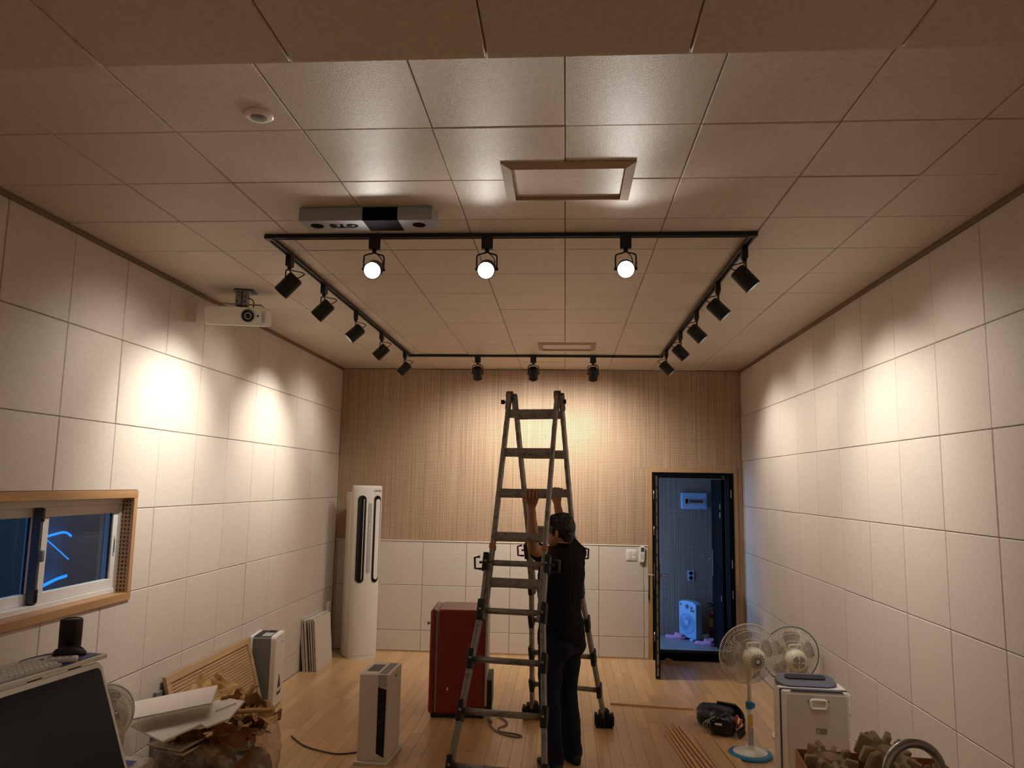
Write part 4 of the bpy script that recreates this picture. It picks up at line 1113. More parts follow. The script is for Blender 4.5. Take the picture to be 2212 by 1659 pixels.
MB().box(-fx + .02, fx - .02, -fyy + .02, fyy - .02, .018, fz0 + .004).build('underside', 'black', fg)
for a in (-1, 1):
    for q in (-1, 1): MB().cyl((a * (fx - .04), q * (fyy - .04), 0), (a * (fx - .04), q * (fyy - .04), .036), .018, n=12).build('foot', 'black', fg, auto=.6)
MB().prism([(-.012, -.01), (.004, -.016), (.010, .004), (-.002, .012), (-.006, .0)], -fyy - .0006, -fyy + .001, lambda u, v, h: Vector((u - .08, h, v + .235))).build('paint_chip', 'white2', fg)

# ================================================================== DEHUMIDIFIER by the left wall
dh = thing('dehumidifier', 'grey and white upright dehumidifier with a triangular sticker by the wall', 'dehumidifier', (-2.520, 6.560, 0), DEG(6))
b = MB(); b.prism([(-.088, -.140), (.075, -.140), (.075, .140), (-.088, .140)], 0.018, .585, lambda u, v, h: Vector((u, v, h))); b.build('casing', 'grey', dh, bevel=0.012)
fp = rounded_rect(.305, .590, .030, 6)
b = MB(); b.loft([[Vector((x, u, v + .300)) for u, v in [(p[0] * k, p[1] * k) for p in fp]] for x, k in ((.070, 1.0), (.098, 1.0), (.110, .965))]); fpn = b.build('front_panel', 'white', dh, auto=.6)
b = MB(); b.prism([(-.112, -.146), (-.086, -.146), (-.086, .146), (-.112, .146)], .01, .595, lambda u, v, h: Vector((u, v, h))); b.build('rear_panel', 'white', dh, bevel=.010)
MB().box(-.080, .064, -.132, .132, .583, .591).build('top_plate', 'dgrey', dh, bevel=.004)
MB().box(-.020, .055, -.12, .02, .590, .594).build('control_panel', 'lgrey', dh, bevel=.001)
MB().box(-.075, -.03, -.12, .12, .590, .594).build('air_grille', 'black', dh)
for k in range(5): MB().box(-.010 + k * .012, -.004 + k * .012, .035, .115, .590, .596).build('grille_slat', 'black', dh)
st = MB(); st.prism([(-.050, .115), (.058, .115), (.066, .135), (.006, .275), (-.006, .275), (-.058, .135)], .1095, .1115, lambda u, v, h: Vector((h, u + .01, v - .02))); sto = st.build('sticker', 'black', dh)
MB().box(.1108, .1122, -.040, .055, .118, .150).build('sticker_band', 'paper', sto)
MB().prism([(-.014, .20), (.014, .20), (0, .245)], .1112, .1124, lambda u, v, h: Vector((h, u + .01, v - .02))).build('sticker_peak', 'paper_blue', sto)
MB().box(.1085, .1105, .03, .075, .515, .523).build('badge', 'dgrey', dh)
for q in (-1, 1): MB().box(-.08, .07, q * .11 - .02, q * .11 + .02, 0, .02).build('foot', 'black', dh)
MB().tube(smooth_path([(-.03, .142, .13), (.0, .20, .14), (.03, .245, .09), (.03, .225, .045), (.0, .175, .035), (-.03, .142, .075)], 6), .011, 10).build('hose', 'white', dh, True)

# ================================================================== STACK OF LEFTOVER TILES leaning on the left wall
sx = -2.452
for k in range(7):
    th_ = (.012, .012, .010, .012, .018, .012, .012)[k]; lean = DEG(5.0 + .25 * k)
    o = MB().box(-th_, 0, -.26 - .004 * (k % 3), .25, 0, .500 + .006 * ((k * 3) % 4)).build('acoustic_tile', 'tile', bevel=.0015)
    o.location = (sx, 7.99 + .006 * (k % 2), 0.0); o.rotation_euler = (0, -lean, DEG(1.5 * math.sin(k)))
    tag(o, 'spare cream tile leaning beside the tower air conditioner, %s' % ('the outermost one facing the room', 'second from the room side', 'third from the room side', 'middle of the stack', 'thick one behind the middle', 'second from the wall', 'innermost against the wall')[k], 'tile', 'spare tiles leaning on the wall')
    MB().box(-th_ - .0022, -th_, -.262, .251, .002, .498).build('dark_backing', 'panel_edge', o)
    sx -= th_ + .009

# ================================================================== FRAMED PERFORATED BOARD leaning on the wall, another behind it
def lean_board(y0_, y1_, h, xb, xt, label, name='framed_board', fw_=.055):
    L = y1_ - y0_; ang = math.atan2(xb - xt, h)
    t = thing(name, label, 'board', (xb, (y0_ + y1_) / 2, 0))
    t.rotation_euler = Euler((0, -ang, 0))
    hl = math.hypot(h, xb - xt)
    t.rotation_euler = (Matrix.Rotation(-ang, 3, 'Y') @ Matrix(((0, 0, 1), (1, 0, 0), (0, 1, 0)))).to_euler()
    # local: x along wall, y up the board, z out of the face
    return t, L / 2, hl
t, hl_, H_ = lean_board(5.02, 6.35, .600, -2.425, -2.598, 'oak framed grooved board leaning against the tiled wall beside the dehumidifier')
w_ = .052
MB().box(-hl_ + w_ - .004, hl_ - w_ + .004, w_ - .004, H_ - w_ + .004, -.022, -.015).build('backing_panel', 'wood_trim_x', t)
for k in range(24): MB().box(-hl_ + w_, hl_ - w_, w_ + .002 + k * .0215, w_ + .0185 + k * .0215, -.0155, -.0070).build('slat', 'wood_trim_x', t)
def board(p): MB().prism(p, -.026, 0, lambda u, v, h: Vector((u, v, h))).build('frame_board', 'wood_trim_x', t, bevel=.002)
g = .0006
board([(-hl_, H_ - w_), (hl_, H_ - w_), (hl_, H_), (-hl_, H_)]); board([(-hl_, 0), (hl_, 0), (hl_, w_), (-hl_, w_)])
board([(-hl_, w_ + g), (-hl_ + w_, w_ + g), (-hl_ + w_, H_ - w_ - g), (-hl_, H_ - w_ - g)]); board([(hl_ - w_, w_ + g), (hl_, w_ + g), (hl_, H_ - w_ - g), (hl_ - w_, H_ - w_ - g)])
o = MB().box(-2.634, -2.608, 4.95, 5.015, 0, .52).build('plastic_sheet', 'grey', bevel=.004); tag(o, 'grey panel tucked between the framed board and the wall', 'panel')

# ================================================================== STAND FANS
def fan(name, label, loc, heading, hc, R, rim_m, grille_style, base=True, tilt=0.0, lean=0.0, base_m='blue', depth=.10, group=None, cream='ivory'):
    """stands at loc; blows along local +Y, the motor sits on the -Y side"""
    t = thing(name, label, 'fan', loc, heading, group)
    tm = Matrix.Translation((0, 0, hc)) @ Matrix.Rotation(tilt, 4, 'X')
    A = lambda x, y, z: tm @ Vector((x, y, z))
    if base:
        MB().lathe([(.150, 0), (.155, .010), (.150, .020), (.120, .026)], 36).build('base', base_m, t, auto=.7)
        MB().lathe([(.122, .022), (.118, .030), (.060, .042), (.034, .050), (.026, .075)], 36).build('base_cover', 'white', t, True)
    else: MB().lathe([(.10, 0), (.10, .02), (.03, .03)], 24).build('base', 'white', t, auto=.7)
    zp = hc * .52
    MB().cyl((0, 0, .05), (0, 0, zp), .0205, n=16).build('pole', 'white', t, True)
    MB().cyl((0, 0, zp - .02), (0, -.012, hc - .10), .0145, n=14).build('inner_pole', 'white2', t, True)
    if base:
        MB().cyl((0, 0, zp - .045), (0, 0, zp + .004), .026, n=16).box(.012, .040, -.012, .012, zp - .040, zp - .006).build('height_clamp', base_m, t, bevel=.004)
        MB().box(-.016, .016, -.0222, -.018, zp - .16, zp - .08).build('warning_sticker', 'yellow', t)
        MB().box(-.018, .018, -.0222, -.018, zp - .30, zp - .17).build('rating_label', 'lgrey', t)
    MB().cyl((0, -.012, hc - .17), A(0, -.07, -.040), .020, .028, 16).build('neck', 'white2', t, True)
    for k in range(3): MB().cyl((0.004, -.030, hc - .15 + k * .022), (0.004, -.040, hc - .15 + k * .022), .005, n=8).build('switch_button', 'dgrey', t)
    mh = MB(); pr_ = [(.030, -.186), (.056, -.178), (.070, -.158), (.076, -.12), (.070, -.075), (.052, -.045), (.026, -.035)]
    P = MB(); P.lathe([(r * R / .205, z) for r, z in pr_], 28, (0, 0, 0), (0, 1, 0))
    mh.add([tm @ Vector(v) for v in P.v], P.f); mo = mh.build('motor_housing', cream, t, True)
    vm = MB()
    if grille_style == 'rays':
        for k in range(16):
            a = 2 * PI * k / 16
            p0 = Vector((math.cos(a) * .016, -.1875, math.sin(a) * .016)); p1 = Vector((math.cos(a) * .052, -.1805, math.sin(a) * .052))
            vm.bar(A(*p0), A(*p1), .0048, .005, tm.to_3x3() @ Vector((0, 1, 0)))
    else:
        for rr in (.015, .029, .043):
            for q in range(4):
                pts = [A(rr * math.cos(a), -.1868 + (rr / .043) ** 3 * .004, rr * math.sin(a)) for a in [PI / 2 * q + .18 + (PI / 2 - .36) * i / 6 for i in range(7)]]
                vm.tube(pts, .0034, 5)
    vm.build('motor_vent', 'dgrey', mo)
    hd = [A(-.046, -.10, .056), A(-.048, -.10, .090), A(-.038, -.10, .105), A(.038, -.10, .105), A(.048, -.10, .090), A(.046, -.10, .056)]
    MB().tube(smooth_path(hd, 4), .0065, 8).build('carry_handle', 'white', t, True)
    def wires(yr, yc, r_in, n):
        m = MB()
        for k in range(n):
            a = 2 * PI * k / n; ca, sa = math.cos(a), math.sin(a); pts = []
            for i in range(6):
                q = i / 5; rr = r_in + (R - .004 - r_in) * q; yy = yc + (yr - yc) * q ** 2.6
                tw_ = a + (.35 * (1 - q)); pts.append(A(rr * math.cos(tw_), yy, rr * math.sin(tw_)))
            m.tube(pts, .0014, 4)
        for q in (.45, .75):
            rr = r_in + (R - r_in) * q; yy = yc + (yr - yc) * q ** 2.6
            m.tube([A(rr * math.cos(a), yy, rr * math.sin(a)) for a in [2 * PI * i / 48 for i in range(48)]], .0018, 4, closed=True)
        return m
    wires(0, -depth * .62, .045, 92).build('rear_guard', 'white', t)
    wires(.004, depth * .55, .040, 92).build('front_guard', 'white', t)
    MB().tube([A(R * math.cos(a), .001, R * math.sin(a)) for a in [2 * PI * i / 56 for i in range(56)]], .0045, 8, closed=True).build('guard_rim', rim_m, t, True)
    for k in range(5 if grille_style == 'rings' else 4):
        n_ = 5 if grille_style == 'rings' else 4; a0 = 2 * PI * k / n_ + .3; m = MB(); P = []
        for i in range(7):
            q = i / 6; rr = .030 + (R * .84 - .030) * q; half = (.35 + .12 * q) * (1 - .45 * max(0, q - .8) / .2) 
            for j in range(5):
                s_ = -1 + j / 2; P.append(A(rr * math.cos(a0 + s_ * half), -.004 + s_ * .022 * (1.1 - q * .4), rr * math.sin(a0 + s_ * half)))
        m.add(P, [(i * 5 + j, i * 5 + j + 1, (i + 1) * 5 + j + 1, (i + 1) * 5 + j) for i in range(6) for j in range(4)])
        bo = m.build('blade', 'blade', t, True); s_ = bo.modifiers.new('thick', 'SOLIDIFY'); s_.thickness = .002
    hb = MB(); P = MB(); P.lathe([(.034, -.022), (.036, .012), (.030, .024), (.012, .028)], 20, (0, 0, 0), (0, 1, 0)); hb.add([tm @ Vector(v) for v in P.v], P.f); hb.build('hub', 'lgrey', t, auto=.8)
    return t
fan('stand_fan', 'white stand fan with a blue oval base and blue height clamp on the floor', (1.335, 5.830, 0), DEG(8), .700, .213, 'white', 'rays', tilt=DEG(5))
fan('stand_fan', 'stand fan with a green rimmed guard behind the large air purifier', (1.752, 6.240, 0), DEG(3), .618, .216, 'teal', 'rings', base_m='white', tilt=DEG(6))
fan('small_fan', 'small white fan half hidden behind the tilted display', (-2.045, 3.42, 0), DEG(-125), .835, .135, 'white', 'rays', base=False, depth=.13, cream='white')

# ================================================================== LARGE AIR PURIFIER on the right
bp_ = thing('large_air_purifier', 'large white air purifier with a slate control top by the right wall', 'air purifier', (1.603, 5.300, 0), DEG(-3))
w2, d2_, h2_ = .212, .10, .610
MB().box(-w2, w2, -d2_ + .03, d2_, .012, .622).build('casing', 'white2', bp_, bevel=.014, seg=3)
MB().box(-w2 + .004, w2 - .002, -d2_ + .020, -d2_ + .034, .02, h2_ + .008).build('dark_seam', 'dgrey', bp_, bevel=.010)
fpn2 = MB().box(-w2 + .012, w2, -d2_ - .005, -d2_ + .024, .02, h2_).build('front_panel', 'white2', bp_, bevel=.012, seg=3)
MB().box(-w2 + .045, w2 - .015, -d2_ - .012, -d2_ - .003, .03, h2_ - .018).build('front_inset', 'pgrey', bp_, bevel=.006)
MB().prism([(-.150, .0), (-.130, .016), (.165, .016), (.185, .0)], -d2_ - .010, -d2_ + .02, lambda u, v, h: Vector((u, h, v + h2_ - .006))).build('top_lip', 'slate', bp_, bevel=.003)
ov = rounded_rect(.385, .165, .075, 8)
b = MB(); b.loft([[Vector((u * k - .022, v * k + .020, .618 + zz + (v * k) * .28)) for u, v in ov] for zz, k in ((0, .96), (.008, 1.0), (.024, 1.0), (.034, .95))])
cp = b.build('control_top', 'slate', bp_, auto=.5)
ov2 = rounded_rect(.26, .052, .025, 8)
MB().prism(ov2, .664, .6695, lambda u, v, h: Vector((u - .018, v + .045, h - .010 + (v + .025) * .28))).build('air_outlet', 'black', bp_)
for k in range(6): MB().box(-.09 + k * .034, -.080 + k * .034, -.020, -.016, .6395, .6425).build('button_mark', 'lgrey', bp_)
hn = MB(); hp = rounded_rect(.096, .052, .016, 5, 0, 0)
hn.tube([Vector((u + .022, -d2_ - .020, v + .535)) for u, v in hp], .0085, 8, closed=True).build('handle', 'white', bp_, True)
MB().box(-.024, .068, -d2_ - .0135, -d2_ - .010, .515, .556).build('handle_recess', 'white2', bp_, bevel=.004)
for xx in (-.040, .085): MB().cyl((xx, -d2_ - .010, .552), (xx, -d2_ - .0145, .552), .004, n=10).build('screw_hole', 'black', bp_)
lb = MB().box(.005, .070, -d2_ - .0135, -d2_ - .0115, .355, .388).build('metal_badge', 'label_grey', bp_)
MB().box(.012, .022, -d2_ - .0145, -d2_ - .013, .362, .380).build('badge_mark', 'yellow', lb)
MB().box(-w2 + .03, w2 - .03, -.06, .09, 0, .014).build('plinth', 'dgrey', bp_)
ws = thing('wall_socket', 'white double socket set in the tiled wall beside the large purifier', 'socket', (XR, 5.70, .413))
MB().box(-.006, .002, -.042, .042, -.066, .066).build('socket_plate', 'white', ws, bevel=.002)
for zz in (-.031, .031): MB().lathe([(.024, 0), (.024, .003), (.020, .003), (.018, .0)], 20, (-.0055, 0, zz), (-1, 0, 0)).build('socket_ring', 'lgrey', ws, auto=.7)
for zz in (-.031, .031): MB().cyl((-.005, 0, zz), (-.0068, 0, zz), .017, n=18).build('socket_well', 'grey', ws)

# ================================================================== TOOL POUCH BELT on the floor
tb = thing('tool_belt', 'black tool belt bag with pouches and orange plier grips on the floor', 'tool bag', (1.250, 6.420, 0), DEG(-24))
def lumpy(name, parts, m, parent, vox=.008, disp=(.05, .02)):
    mb = MB()
    for c_, s_, r_ in parts:
        R_ = Euler(r_).to_matrix(); q = MB(); q.ball((0, 0, 0), 1, 20, 14)
        def sq(v): return Vector([math.copysign(abs(a) ** .6, a) for a in v])
        mb.add([Vector(c_) + R_ @ Vector((sq(v).x * s_[0], sq(v).y * s_[1], sq(v).z * s_[2])) for v in map(Vector, q.v)], q.f)
    o = mb.build(name, m, parent, True)
    rm = o.modifiers.new('remesh', 'REMESH'); rm.mode = 'VOXEL'; rm.voxel_size = vox; rm.use_smooth_shade = True
    sm = o.modifiers.new('smooth', 'SMOOTH'); sm.iterations = 2
    tx = bpy.data.textures.new(name + '_folds', 'CLOUDS'); tx.noise_scale = disp[0]
    dm = o.modifiers.new('folds', 'DISPLACE'); dm.texture = tx; dm.strength = disp[1]; dm.texture_coords = 'LOCAL'
    return o
lumpy('bag_body', [((-.05, .06, .085), (.155, .075, .080), (0, 0, 0)), ((-.10, .02, .06), (.10, .09, .055), (0, .2, .3))], 'black', tb)
lumpy('tool_pouch', [((.045, -.13, .075), (.105, .085, .070), (0, 0, .1)), ((.0, -.05, .085), (.09, .06, .06), (.2, 0, 0))], 'black_gloss', tb)
bl = MB(); pth = smooth_path([(-.02, .14, .12), (.07, .125, .135), (.14, .05, .12), (.185, -.05, .10), (.205, -.14, .065), (.17, -.20, .03)], 6)
for i_ in range(len(pth) - 1): bl.bar(pth[i_], pth[i_ + 1] + (pth[i_ + 1] - pth[i_]) * .06, .010, .062, (0, .25, 1))
bl.build('belt_strap', 'black', tb)
MB().add([Vector((x, y, z)) for x, y, z in ((-.06, .155, .150), (.09, .145, .155), (.10, .07, .185), (-.05, .075, .188))], [(0, 1, 2, 3)]).build('leather_flap', 'leather', tb).modifiers.new('t', 'SOLIDIFY').thickness = .012
MB().box(-.055, .0, -.075, -.055, .075, .125).build('buckle', 'steel', tb, bevel=.004)
for k, (a, z) in enumerate(((0.0, .125), (.03, .10))): MB().tube([(.125 + a, -.145, z - .03), (.155 + a, -.175, z + .012), (.165 + a, -.19, z + .045)], .0085, 8).build('plier_grip', 'orange', tb, True)
for k in range(3): MB().tube(smooth_path([(-.05 + k * .02, -.16, .11), (-.09 + k * .015, -.21, .08), (-.075 + k * .02, -.225, .02)], 5), .003, 6).build('wire_tool', 'steel', tb, True)
MB().tube(smooth_path([(-.19, .08, .12), (-.215, .06, .10), (-.21, .04, .11)], 4), .003, 6).build('belt_hook', 'zinc', tb, True)
MB().box(.0, .055, -.218, -.212, .085, .100).build('pouch_label', 'paper', tb)

# ================================================================== TIMBER STRIPS AND BOARDS on the floor
def strip(name, p0, p1, w, h, label, m, group=None, z=0.0, cat='timber'):
    p0, p1 = Vector((p0[0], p0[1], z)), Vector((p1[0], p1[1], z)); L = (p1 - p0).length
    o = MB().box(-w / 2, w / 2, -L / 2, L / 2, 0, h).build(name, m, bevel=min(.0015, h * .2))
    o.location = (p0 + p1) / 2; d = p1 - p0; o.rotation_euler = (0, 0, math.atan2(d.y, d.x) - PI / 2)
    return tag(o, label, cat, group)
strip('wood_strip', (0.410, 6.985), (1.110, 6.905), .030, .016, 'single long wood strip lying behind the black tool belt', 'wood_strip_m')
for k in range(8):
    a = 6.46 - .05 * ((k * 3) % 5) - (.25 if k == 0 else 0); x = .785 + k * .023
    strip('thin_batten', (x - .004 * k, a), (x + .105 + .002 * k, 5.10), .013, .012 + .006 * (k % 3), 'thin wood batten in the loose bundle beside the white stand fan', 'wood_strip_m', 'thin battens lying in a bundle')
strip('flat_board', (1.045, 6.42), (1.130, 5.10), .125, .012, 'wide flat floor board lying next to the bundle of thin battens', 'plank')
strip('flat_board', (1.172, 6.12), (1.240, 5.10), .080, .014, 'flat floor board lying against the blue fan base', 'plank')
o = MB().add([Vector(p) for p in ((1.06, 8.60, .002), (1.26, 8.545, .003), (1.22, 8.60, .012), (1.13, 8.68, .045), (1.06, 8.66, .01))], [(0, 1, 2, 3, 4)]).build('paper_scrap', 'kraft'); o.modifiers.new('t', 'SOLIDIFY').thickness = .003
tag(o, 'tan paper scrap lying at the black door threshold', 'paper')

# ================================================================== CORDS
MB().tube(smooth_path([Vector((x + 1.283, y - 5.51, z)) for x, y, z in ((-2.02, 5.80, .006), (-1.86, 5.62, .006), (-1.70, 5.53, .006), (-1.56, 5.49, .006), (-1.42, 5.56, .006), (-1.38, 5.60, .03))], 8), .0055, 8).build('power_cord', 'brownwire', ap, True)
cp_ = thing('plug_cord', 'coiled grey cord with a plug on the floor under the ladder', 'cord', (-.50, 6.2, 0))
MB().tube(smooth_path([(-.075, .10, .012), (-.06, .02, .006), (.02, -.12, .006), (.14, -.19, .006), (.19, -.17, .006), (.13, -.12, .006), (.02, -.08, .006), (.0, .0, .006), (.06, .10, .008), (.02, .22, .008), (-.04, .30, .01)], 8), .006, 8).build('cord', 'cordm', cp_, True)
MB().cyl((-.076, .10, .016), (-.092, .16, .018), .017, .013, 12).build('plug', 'cordm', cp_, auto=.7)
for q in (-.008, .008): MB().cyl((-.092 + q, .158, .018), (-.096 + q, .178, .019), .0025, n=8).build('plug_pin', 'steel', cp_, True)

# ================================================================== WALL SWITCH AND REMOTE by the door
sw = thing('light_switch', 'white square light switch on the tiled wall by the door', 'switch', (.752, YB, 1.123))
MB().box(-.059, .059, -.009, .002, -.060, .060).build('switch_plate', 'white', sw, bevel=.004)
for xx, zz, ww, hh in ((-.026, 0, .022, .042), (.026, .022, .020, .019), (.026, -.022, .020, .019)): MB().box(xx - ww, xx + ww, -.013, -.008, zz - hh, zz + hh).build('rocker', 'white2', sw, bevel=.002)
rm_ = thing('wall_remote', 'white remote control hanging on the wall next to the light switch', 'remote', (.866, YB, 1.135))
b = MB(); rp_ = rounded_rect(.060, .175, .018, 5); b.prism(rp_, -.030, -.008, lambda u, v, h: Vector((u + v * .06, h, v))).build('remote_body', 'white', rm_, bevel=.004)
MB().box(-.012, .022, -.0315, -.029, .030, .075).build('display', 'dgrey', rm_)
for k in range(6): MB().box(-.014 + (k % 2) * .018, -.003 + (k % 2) * .018, -.032, -.029, -.05 + (k // 2) * .022, -.040 + (k // 2) * .022).build('button', 'lgrey', rm_)
MB().box(-.020, .020, -.010, .0, -.06, .0).build('holder', 'white2', rm_)

# ================================================================== ANTEROOM THINGS
bk = thing('breaker_box', 'pale breaker box on the dark anteroom wall', 'breaker box', (1.674, AY, 1.712))
MB().box(-.165, .165, -.055, .0, -.105, .105).build('cover', 'fanblue', bk, bevel=.010)
MB().box(-.128, .140, -.060, -.054, -.052, .030).build('window', 'lgrey', bk, bevel=.003)
MB().box(-.115, -.085, -.066, -.059, -.035, .022).build('main_breaker', 'black', bk, bevel=.002)
for k in range(6): MB().box(-.065 + k * .029, -.041 + k * .029, -.066, -.059, -.026, .012).build('breaker', 'dgrey', bk, bevel=.002)
so = thing('power_socket', 'pale double socket low on the anteroom wall', 'socket', (1.625, AY, .760))
MB().box(-.042, .042, -.010, .0, -.065, .065).build('socket_plate', 'fanblue', so, bevel=.004)
for zz in (-.030, .030): MB().lathe([(.026, .0), (.026, .004), (.021, .004), (.019, .001)], 20, (0, -.009, zz), (0, -1, 0)).build('socket_ring', 'dgrey', so, auto=.7)
bf = thing('box_fan', 'pale blue box fan standing on the anteroom floor', 'fan', (1.585, 9.98, 0), DEG(-54))
b = MB(); bw, bh = .150, .47
pf = [(-bw, .02), (bw, .02), (bw, bh - .03), (bw * .5, bh), (-bw * .6, bh), (-bw, bh - .02)]
b.prism(pf, -.055, .055, lambda u, v, h: Vector((u, h, v))).build('fan_body', 'fanblue', bf, bevel=.014, seg=3)
MB().lathe([(.128, 0), (.128, .006), (.118, .010), (.114, .003)], 36, (0, -.054, .205), (0, -1, 0)).build('grille_ring', 'fanblue', bf, auto=.6)
g_ = MB()
for k in range(28):
    a = 2 * PI * k / 28; g_.tube([Vector(((.03 + (.116 - .03) * q) * math.cos(a + .9 * q), -.062, .205 + (.03 + (.116 - .03) * q) * math.sin(a + .9 * q))) for q in (0, .33, .66, 1)], .0022, 4)
g_.build('spiral_grille', 'fanblue', bf)
MB().lathe([(.034, 0), (.034, .012), (.022, .016), (.001, .017)], 24, (0, -.056, .205), (0, -1, 0)).build('hub_cap', 'fanblue', bf, auto=.7)
MB().cyl((0, -.054, .205), (0, -.0565, .205), .112, n=32).build('fan_opening', 'fanblue', bf)
for xx, zz, rr in ((.0, .405, .026), (.075, .395, .018), (.105, .36, .016), (.07, .36, .012), (-.11, .42, .012)): MB().cyl((xx, -.050, zz), (xx, -.062, zz), rr, n=18).build('knob', 'slate', bf, auto=.6)
for q in (-1, 1): MB().box(q * .09 - .03, q * .09 + .03, -.085, .085, 0, .024).build('foot', 'fanblue', bf, bevel=.006)
def slipper(name, label, loc, rz, m, strap='wide'):
    t = thing(name, label, 'slipper', loc, rz, 'footwear in the anteroom')
    sole = [(-.125, 0.), (-.115, .032), (-.06, .040), (.02, .040), (.08, .050), (.12, .036), (.135, 0), (.12, -.036), (.08, -.050), (.02, -.042), (-.06, -.040), (-.115, -.032)]
    b = MB(); b.loft([[Vector((u * k, v * k, z)) for u, v in sole] for z, k in ((0, .96), (.01, 1.0), (.028, 1.0), (.034, .95))]); b.build('sole', m, t, True)
    b = MB(); P = []
    for i in range(7):
        x = .005 + .105 * i / 6; hh = .060 - .018 * (i / 6); ww = .048 + .004 * math.sin(PI * i / 6) - (.012 if i == 6 else 0)
        for j in range(9):
            a = PI * j / 8; P.append(Vector((x, ww * math.cos(a), .018 + hh * math.sin(a))))
    b.add(P, [(i * 9 + j, i * 9 + j + 1, (i + 1) * 9 + j + 1, (i + 1) * 9 + j) for i in range(6) for j in range(8)])
    o = b.build('strap', m, t, True); s_ = o.modifiers.new('thick', 'SOLIDIFY'); s_.thickness = .010
    return t
slipper('pink_slipper', 'pink slide slipper lying beside the box fan, against the wall', (1.395, 10.02, 0), DEG(-28), 'pink')
slipper('pink_slipper', 'pink slide slipper lying in front of the box fan, towards the black door', (1.700, 9.66, 0), DEG(-35), 'pink')
slipper('white_sandal', 'white and black sandal between the fire extinguisher and the pink slipper', (1.800, 9.93, 0), DEG(150), 'white')
fe = thing('fire_extinguisher', 'red fire extinguisher in the anteroom corner', 'fire extinguisher', (1.905, 10.06, 0))
MB().lathe([(.070, 0), (.075, .01), (.075, .30), (.066, .335), (.040, .36), (.020, .372), (.018, .385)], 28).build('cylinder', 'extred', fe, True)
MB().lathe([(.0762, .15), (.0764, .152), (.0764, .255), (.0762, .257)], 28).build('label_band', 'yellow', fe, True)
MB().cyl((0, 0, .38), (0, 0, .415), .020, n=14).build('valve', 'zinc', fe, auto=.6)
MB().tube([(-.01, -.01, .41), (-.05, -.02, .43), (-.10, -.03, .435)], .009, 8).tube([(-.01, -.01, .40), (-.05, -.02, .405), (-.09, -.03, .395)], .007, 8).build('squeeze_lever', 'black', fe, True)
MB().tube(smooth_path([(.02, -.01, .40), (.07, -.04, .41), (.095, -.05, .34), (.085, -.05, .20), (.075, -.05, .08)], 6), .010, 8).build('hose', 'black', fe, True)

# ================================================================== RUBBISH BAG, PAPER AND TILE OFFCUTS
BC = Vector((-2.085, 4.715, 0))
def bag():
    b = MB(); n, rows = 56, 12; P = []
    for j in range(rows + 1):
        q = j / rows
        for i in range(n):
            a = 2 * PI * i / n
            rx, ry = .335 + .035 * math.sin(PI * q), .300 + .035 * math.sin(PI * q)
            zt = .385 + .05 * math.cos(a - .2) + .03 * math.sin(3 * a + 1) + .018 * math.sin(9 * a)
            nz = mnoise.noise(Vector((math.cos(a) * 3, math.sin(a) * 3, q * 3.2))) * .030 + mnoise.noise(Vector((math.cos(a) * 9, math.sin(a) * 9, q * 7))) * .014
            k = 1 + nz / .33
            if j == rows: k *= 1.04
            P.append(Vector((rx * k * math.cos(a), ry * k * math.sin(a), zt * q)))
    F_ = [(j * n + i, j * n + (i + 1) % n, (j + 1) * n + (i + 1) % n, (j + 1) * n + i) for j in range(rows) for i in range(n)]
    F_.append(tuple(range(n - 1, -1, -1)))
    b.add(P, F_)
    o = b.build('rubbish_bag', 'film', None, False); o.location = BC
    return tag(o, 'open clear plastic rubbish bag full of brown paper scraps', 'bag')
bag()
fill = lumpy('paper_fill', [((0, 0, .13), (.30, .265, .125), (0, 0, 0))], 'kraft_dark', None, .014, (.09, .05))
fill.location = BC; fill['kind'] = 'stuff'; tag(fill, 'packed brown paper filling the bottom of the clear rubbish bag', 'paper')
def crumple(name, label, c_, size, rot, m, seed, folded=0.0, amp=.30, group=None):
    rng = random.Random(seed); nx, ny = 7, 6; sxx, syy = size; off = Vector((rng.uniform(0, 50), rng.uniform(0, 50), 0)); P = []
    for j in range(ny + 1):
        for i in range(nx + 1):
            u, v = i / nx - .5, j / ny - .5
            h = mnoise.noise(Vector((u * 2.4, v * 2.4, 0)) + off) * amp * min(size) + mnoise.noise(Vector((u * 6, v * 6, 3)) + off) * amp * .35 * min(size)
            h += folded * abs(u) * sxx
            e_ = .06 * (rng.random() - .5) if (i in (0, nx) or j in (0, ny)) else 0
            P.append(Vector(((u + e_) * sxx, (v + e_) * syy, h)))
    b = MB().add(P, [(j * (nx + 1) + i, j * (nx + 1) + i + 1, (j + 1) * (nx + 1) + i + 1, (j + 1) * (nx + 1) + i) for j in range(ny) for i in range(nx)])
    o = b.build(name, m, None, False); o.location = c_; o.rotation_euler = rot
    s_ = o.modifiers.new('thick', 'SOLIDIFY'); s_.thickness = .0022
    return tag(o, label, 'paper', group)
rngc = random.Random(21)
PS = 'crumpled tan kraft paper scrap stuffed into the clear rubbish bag'
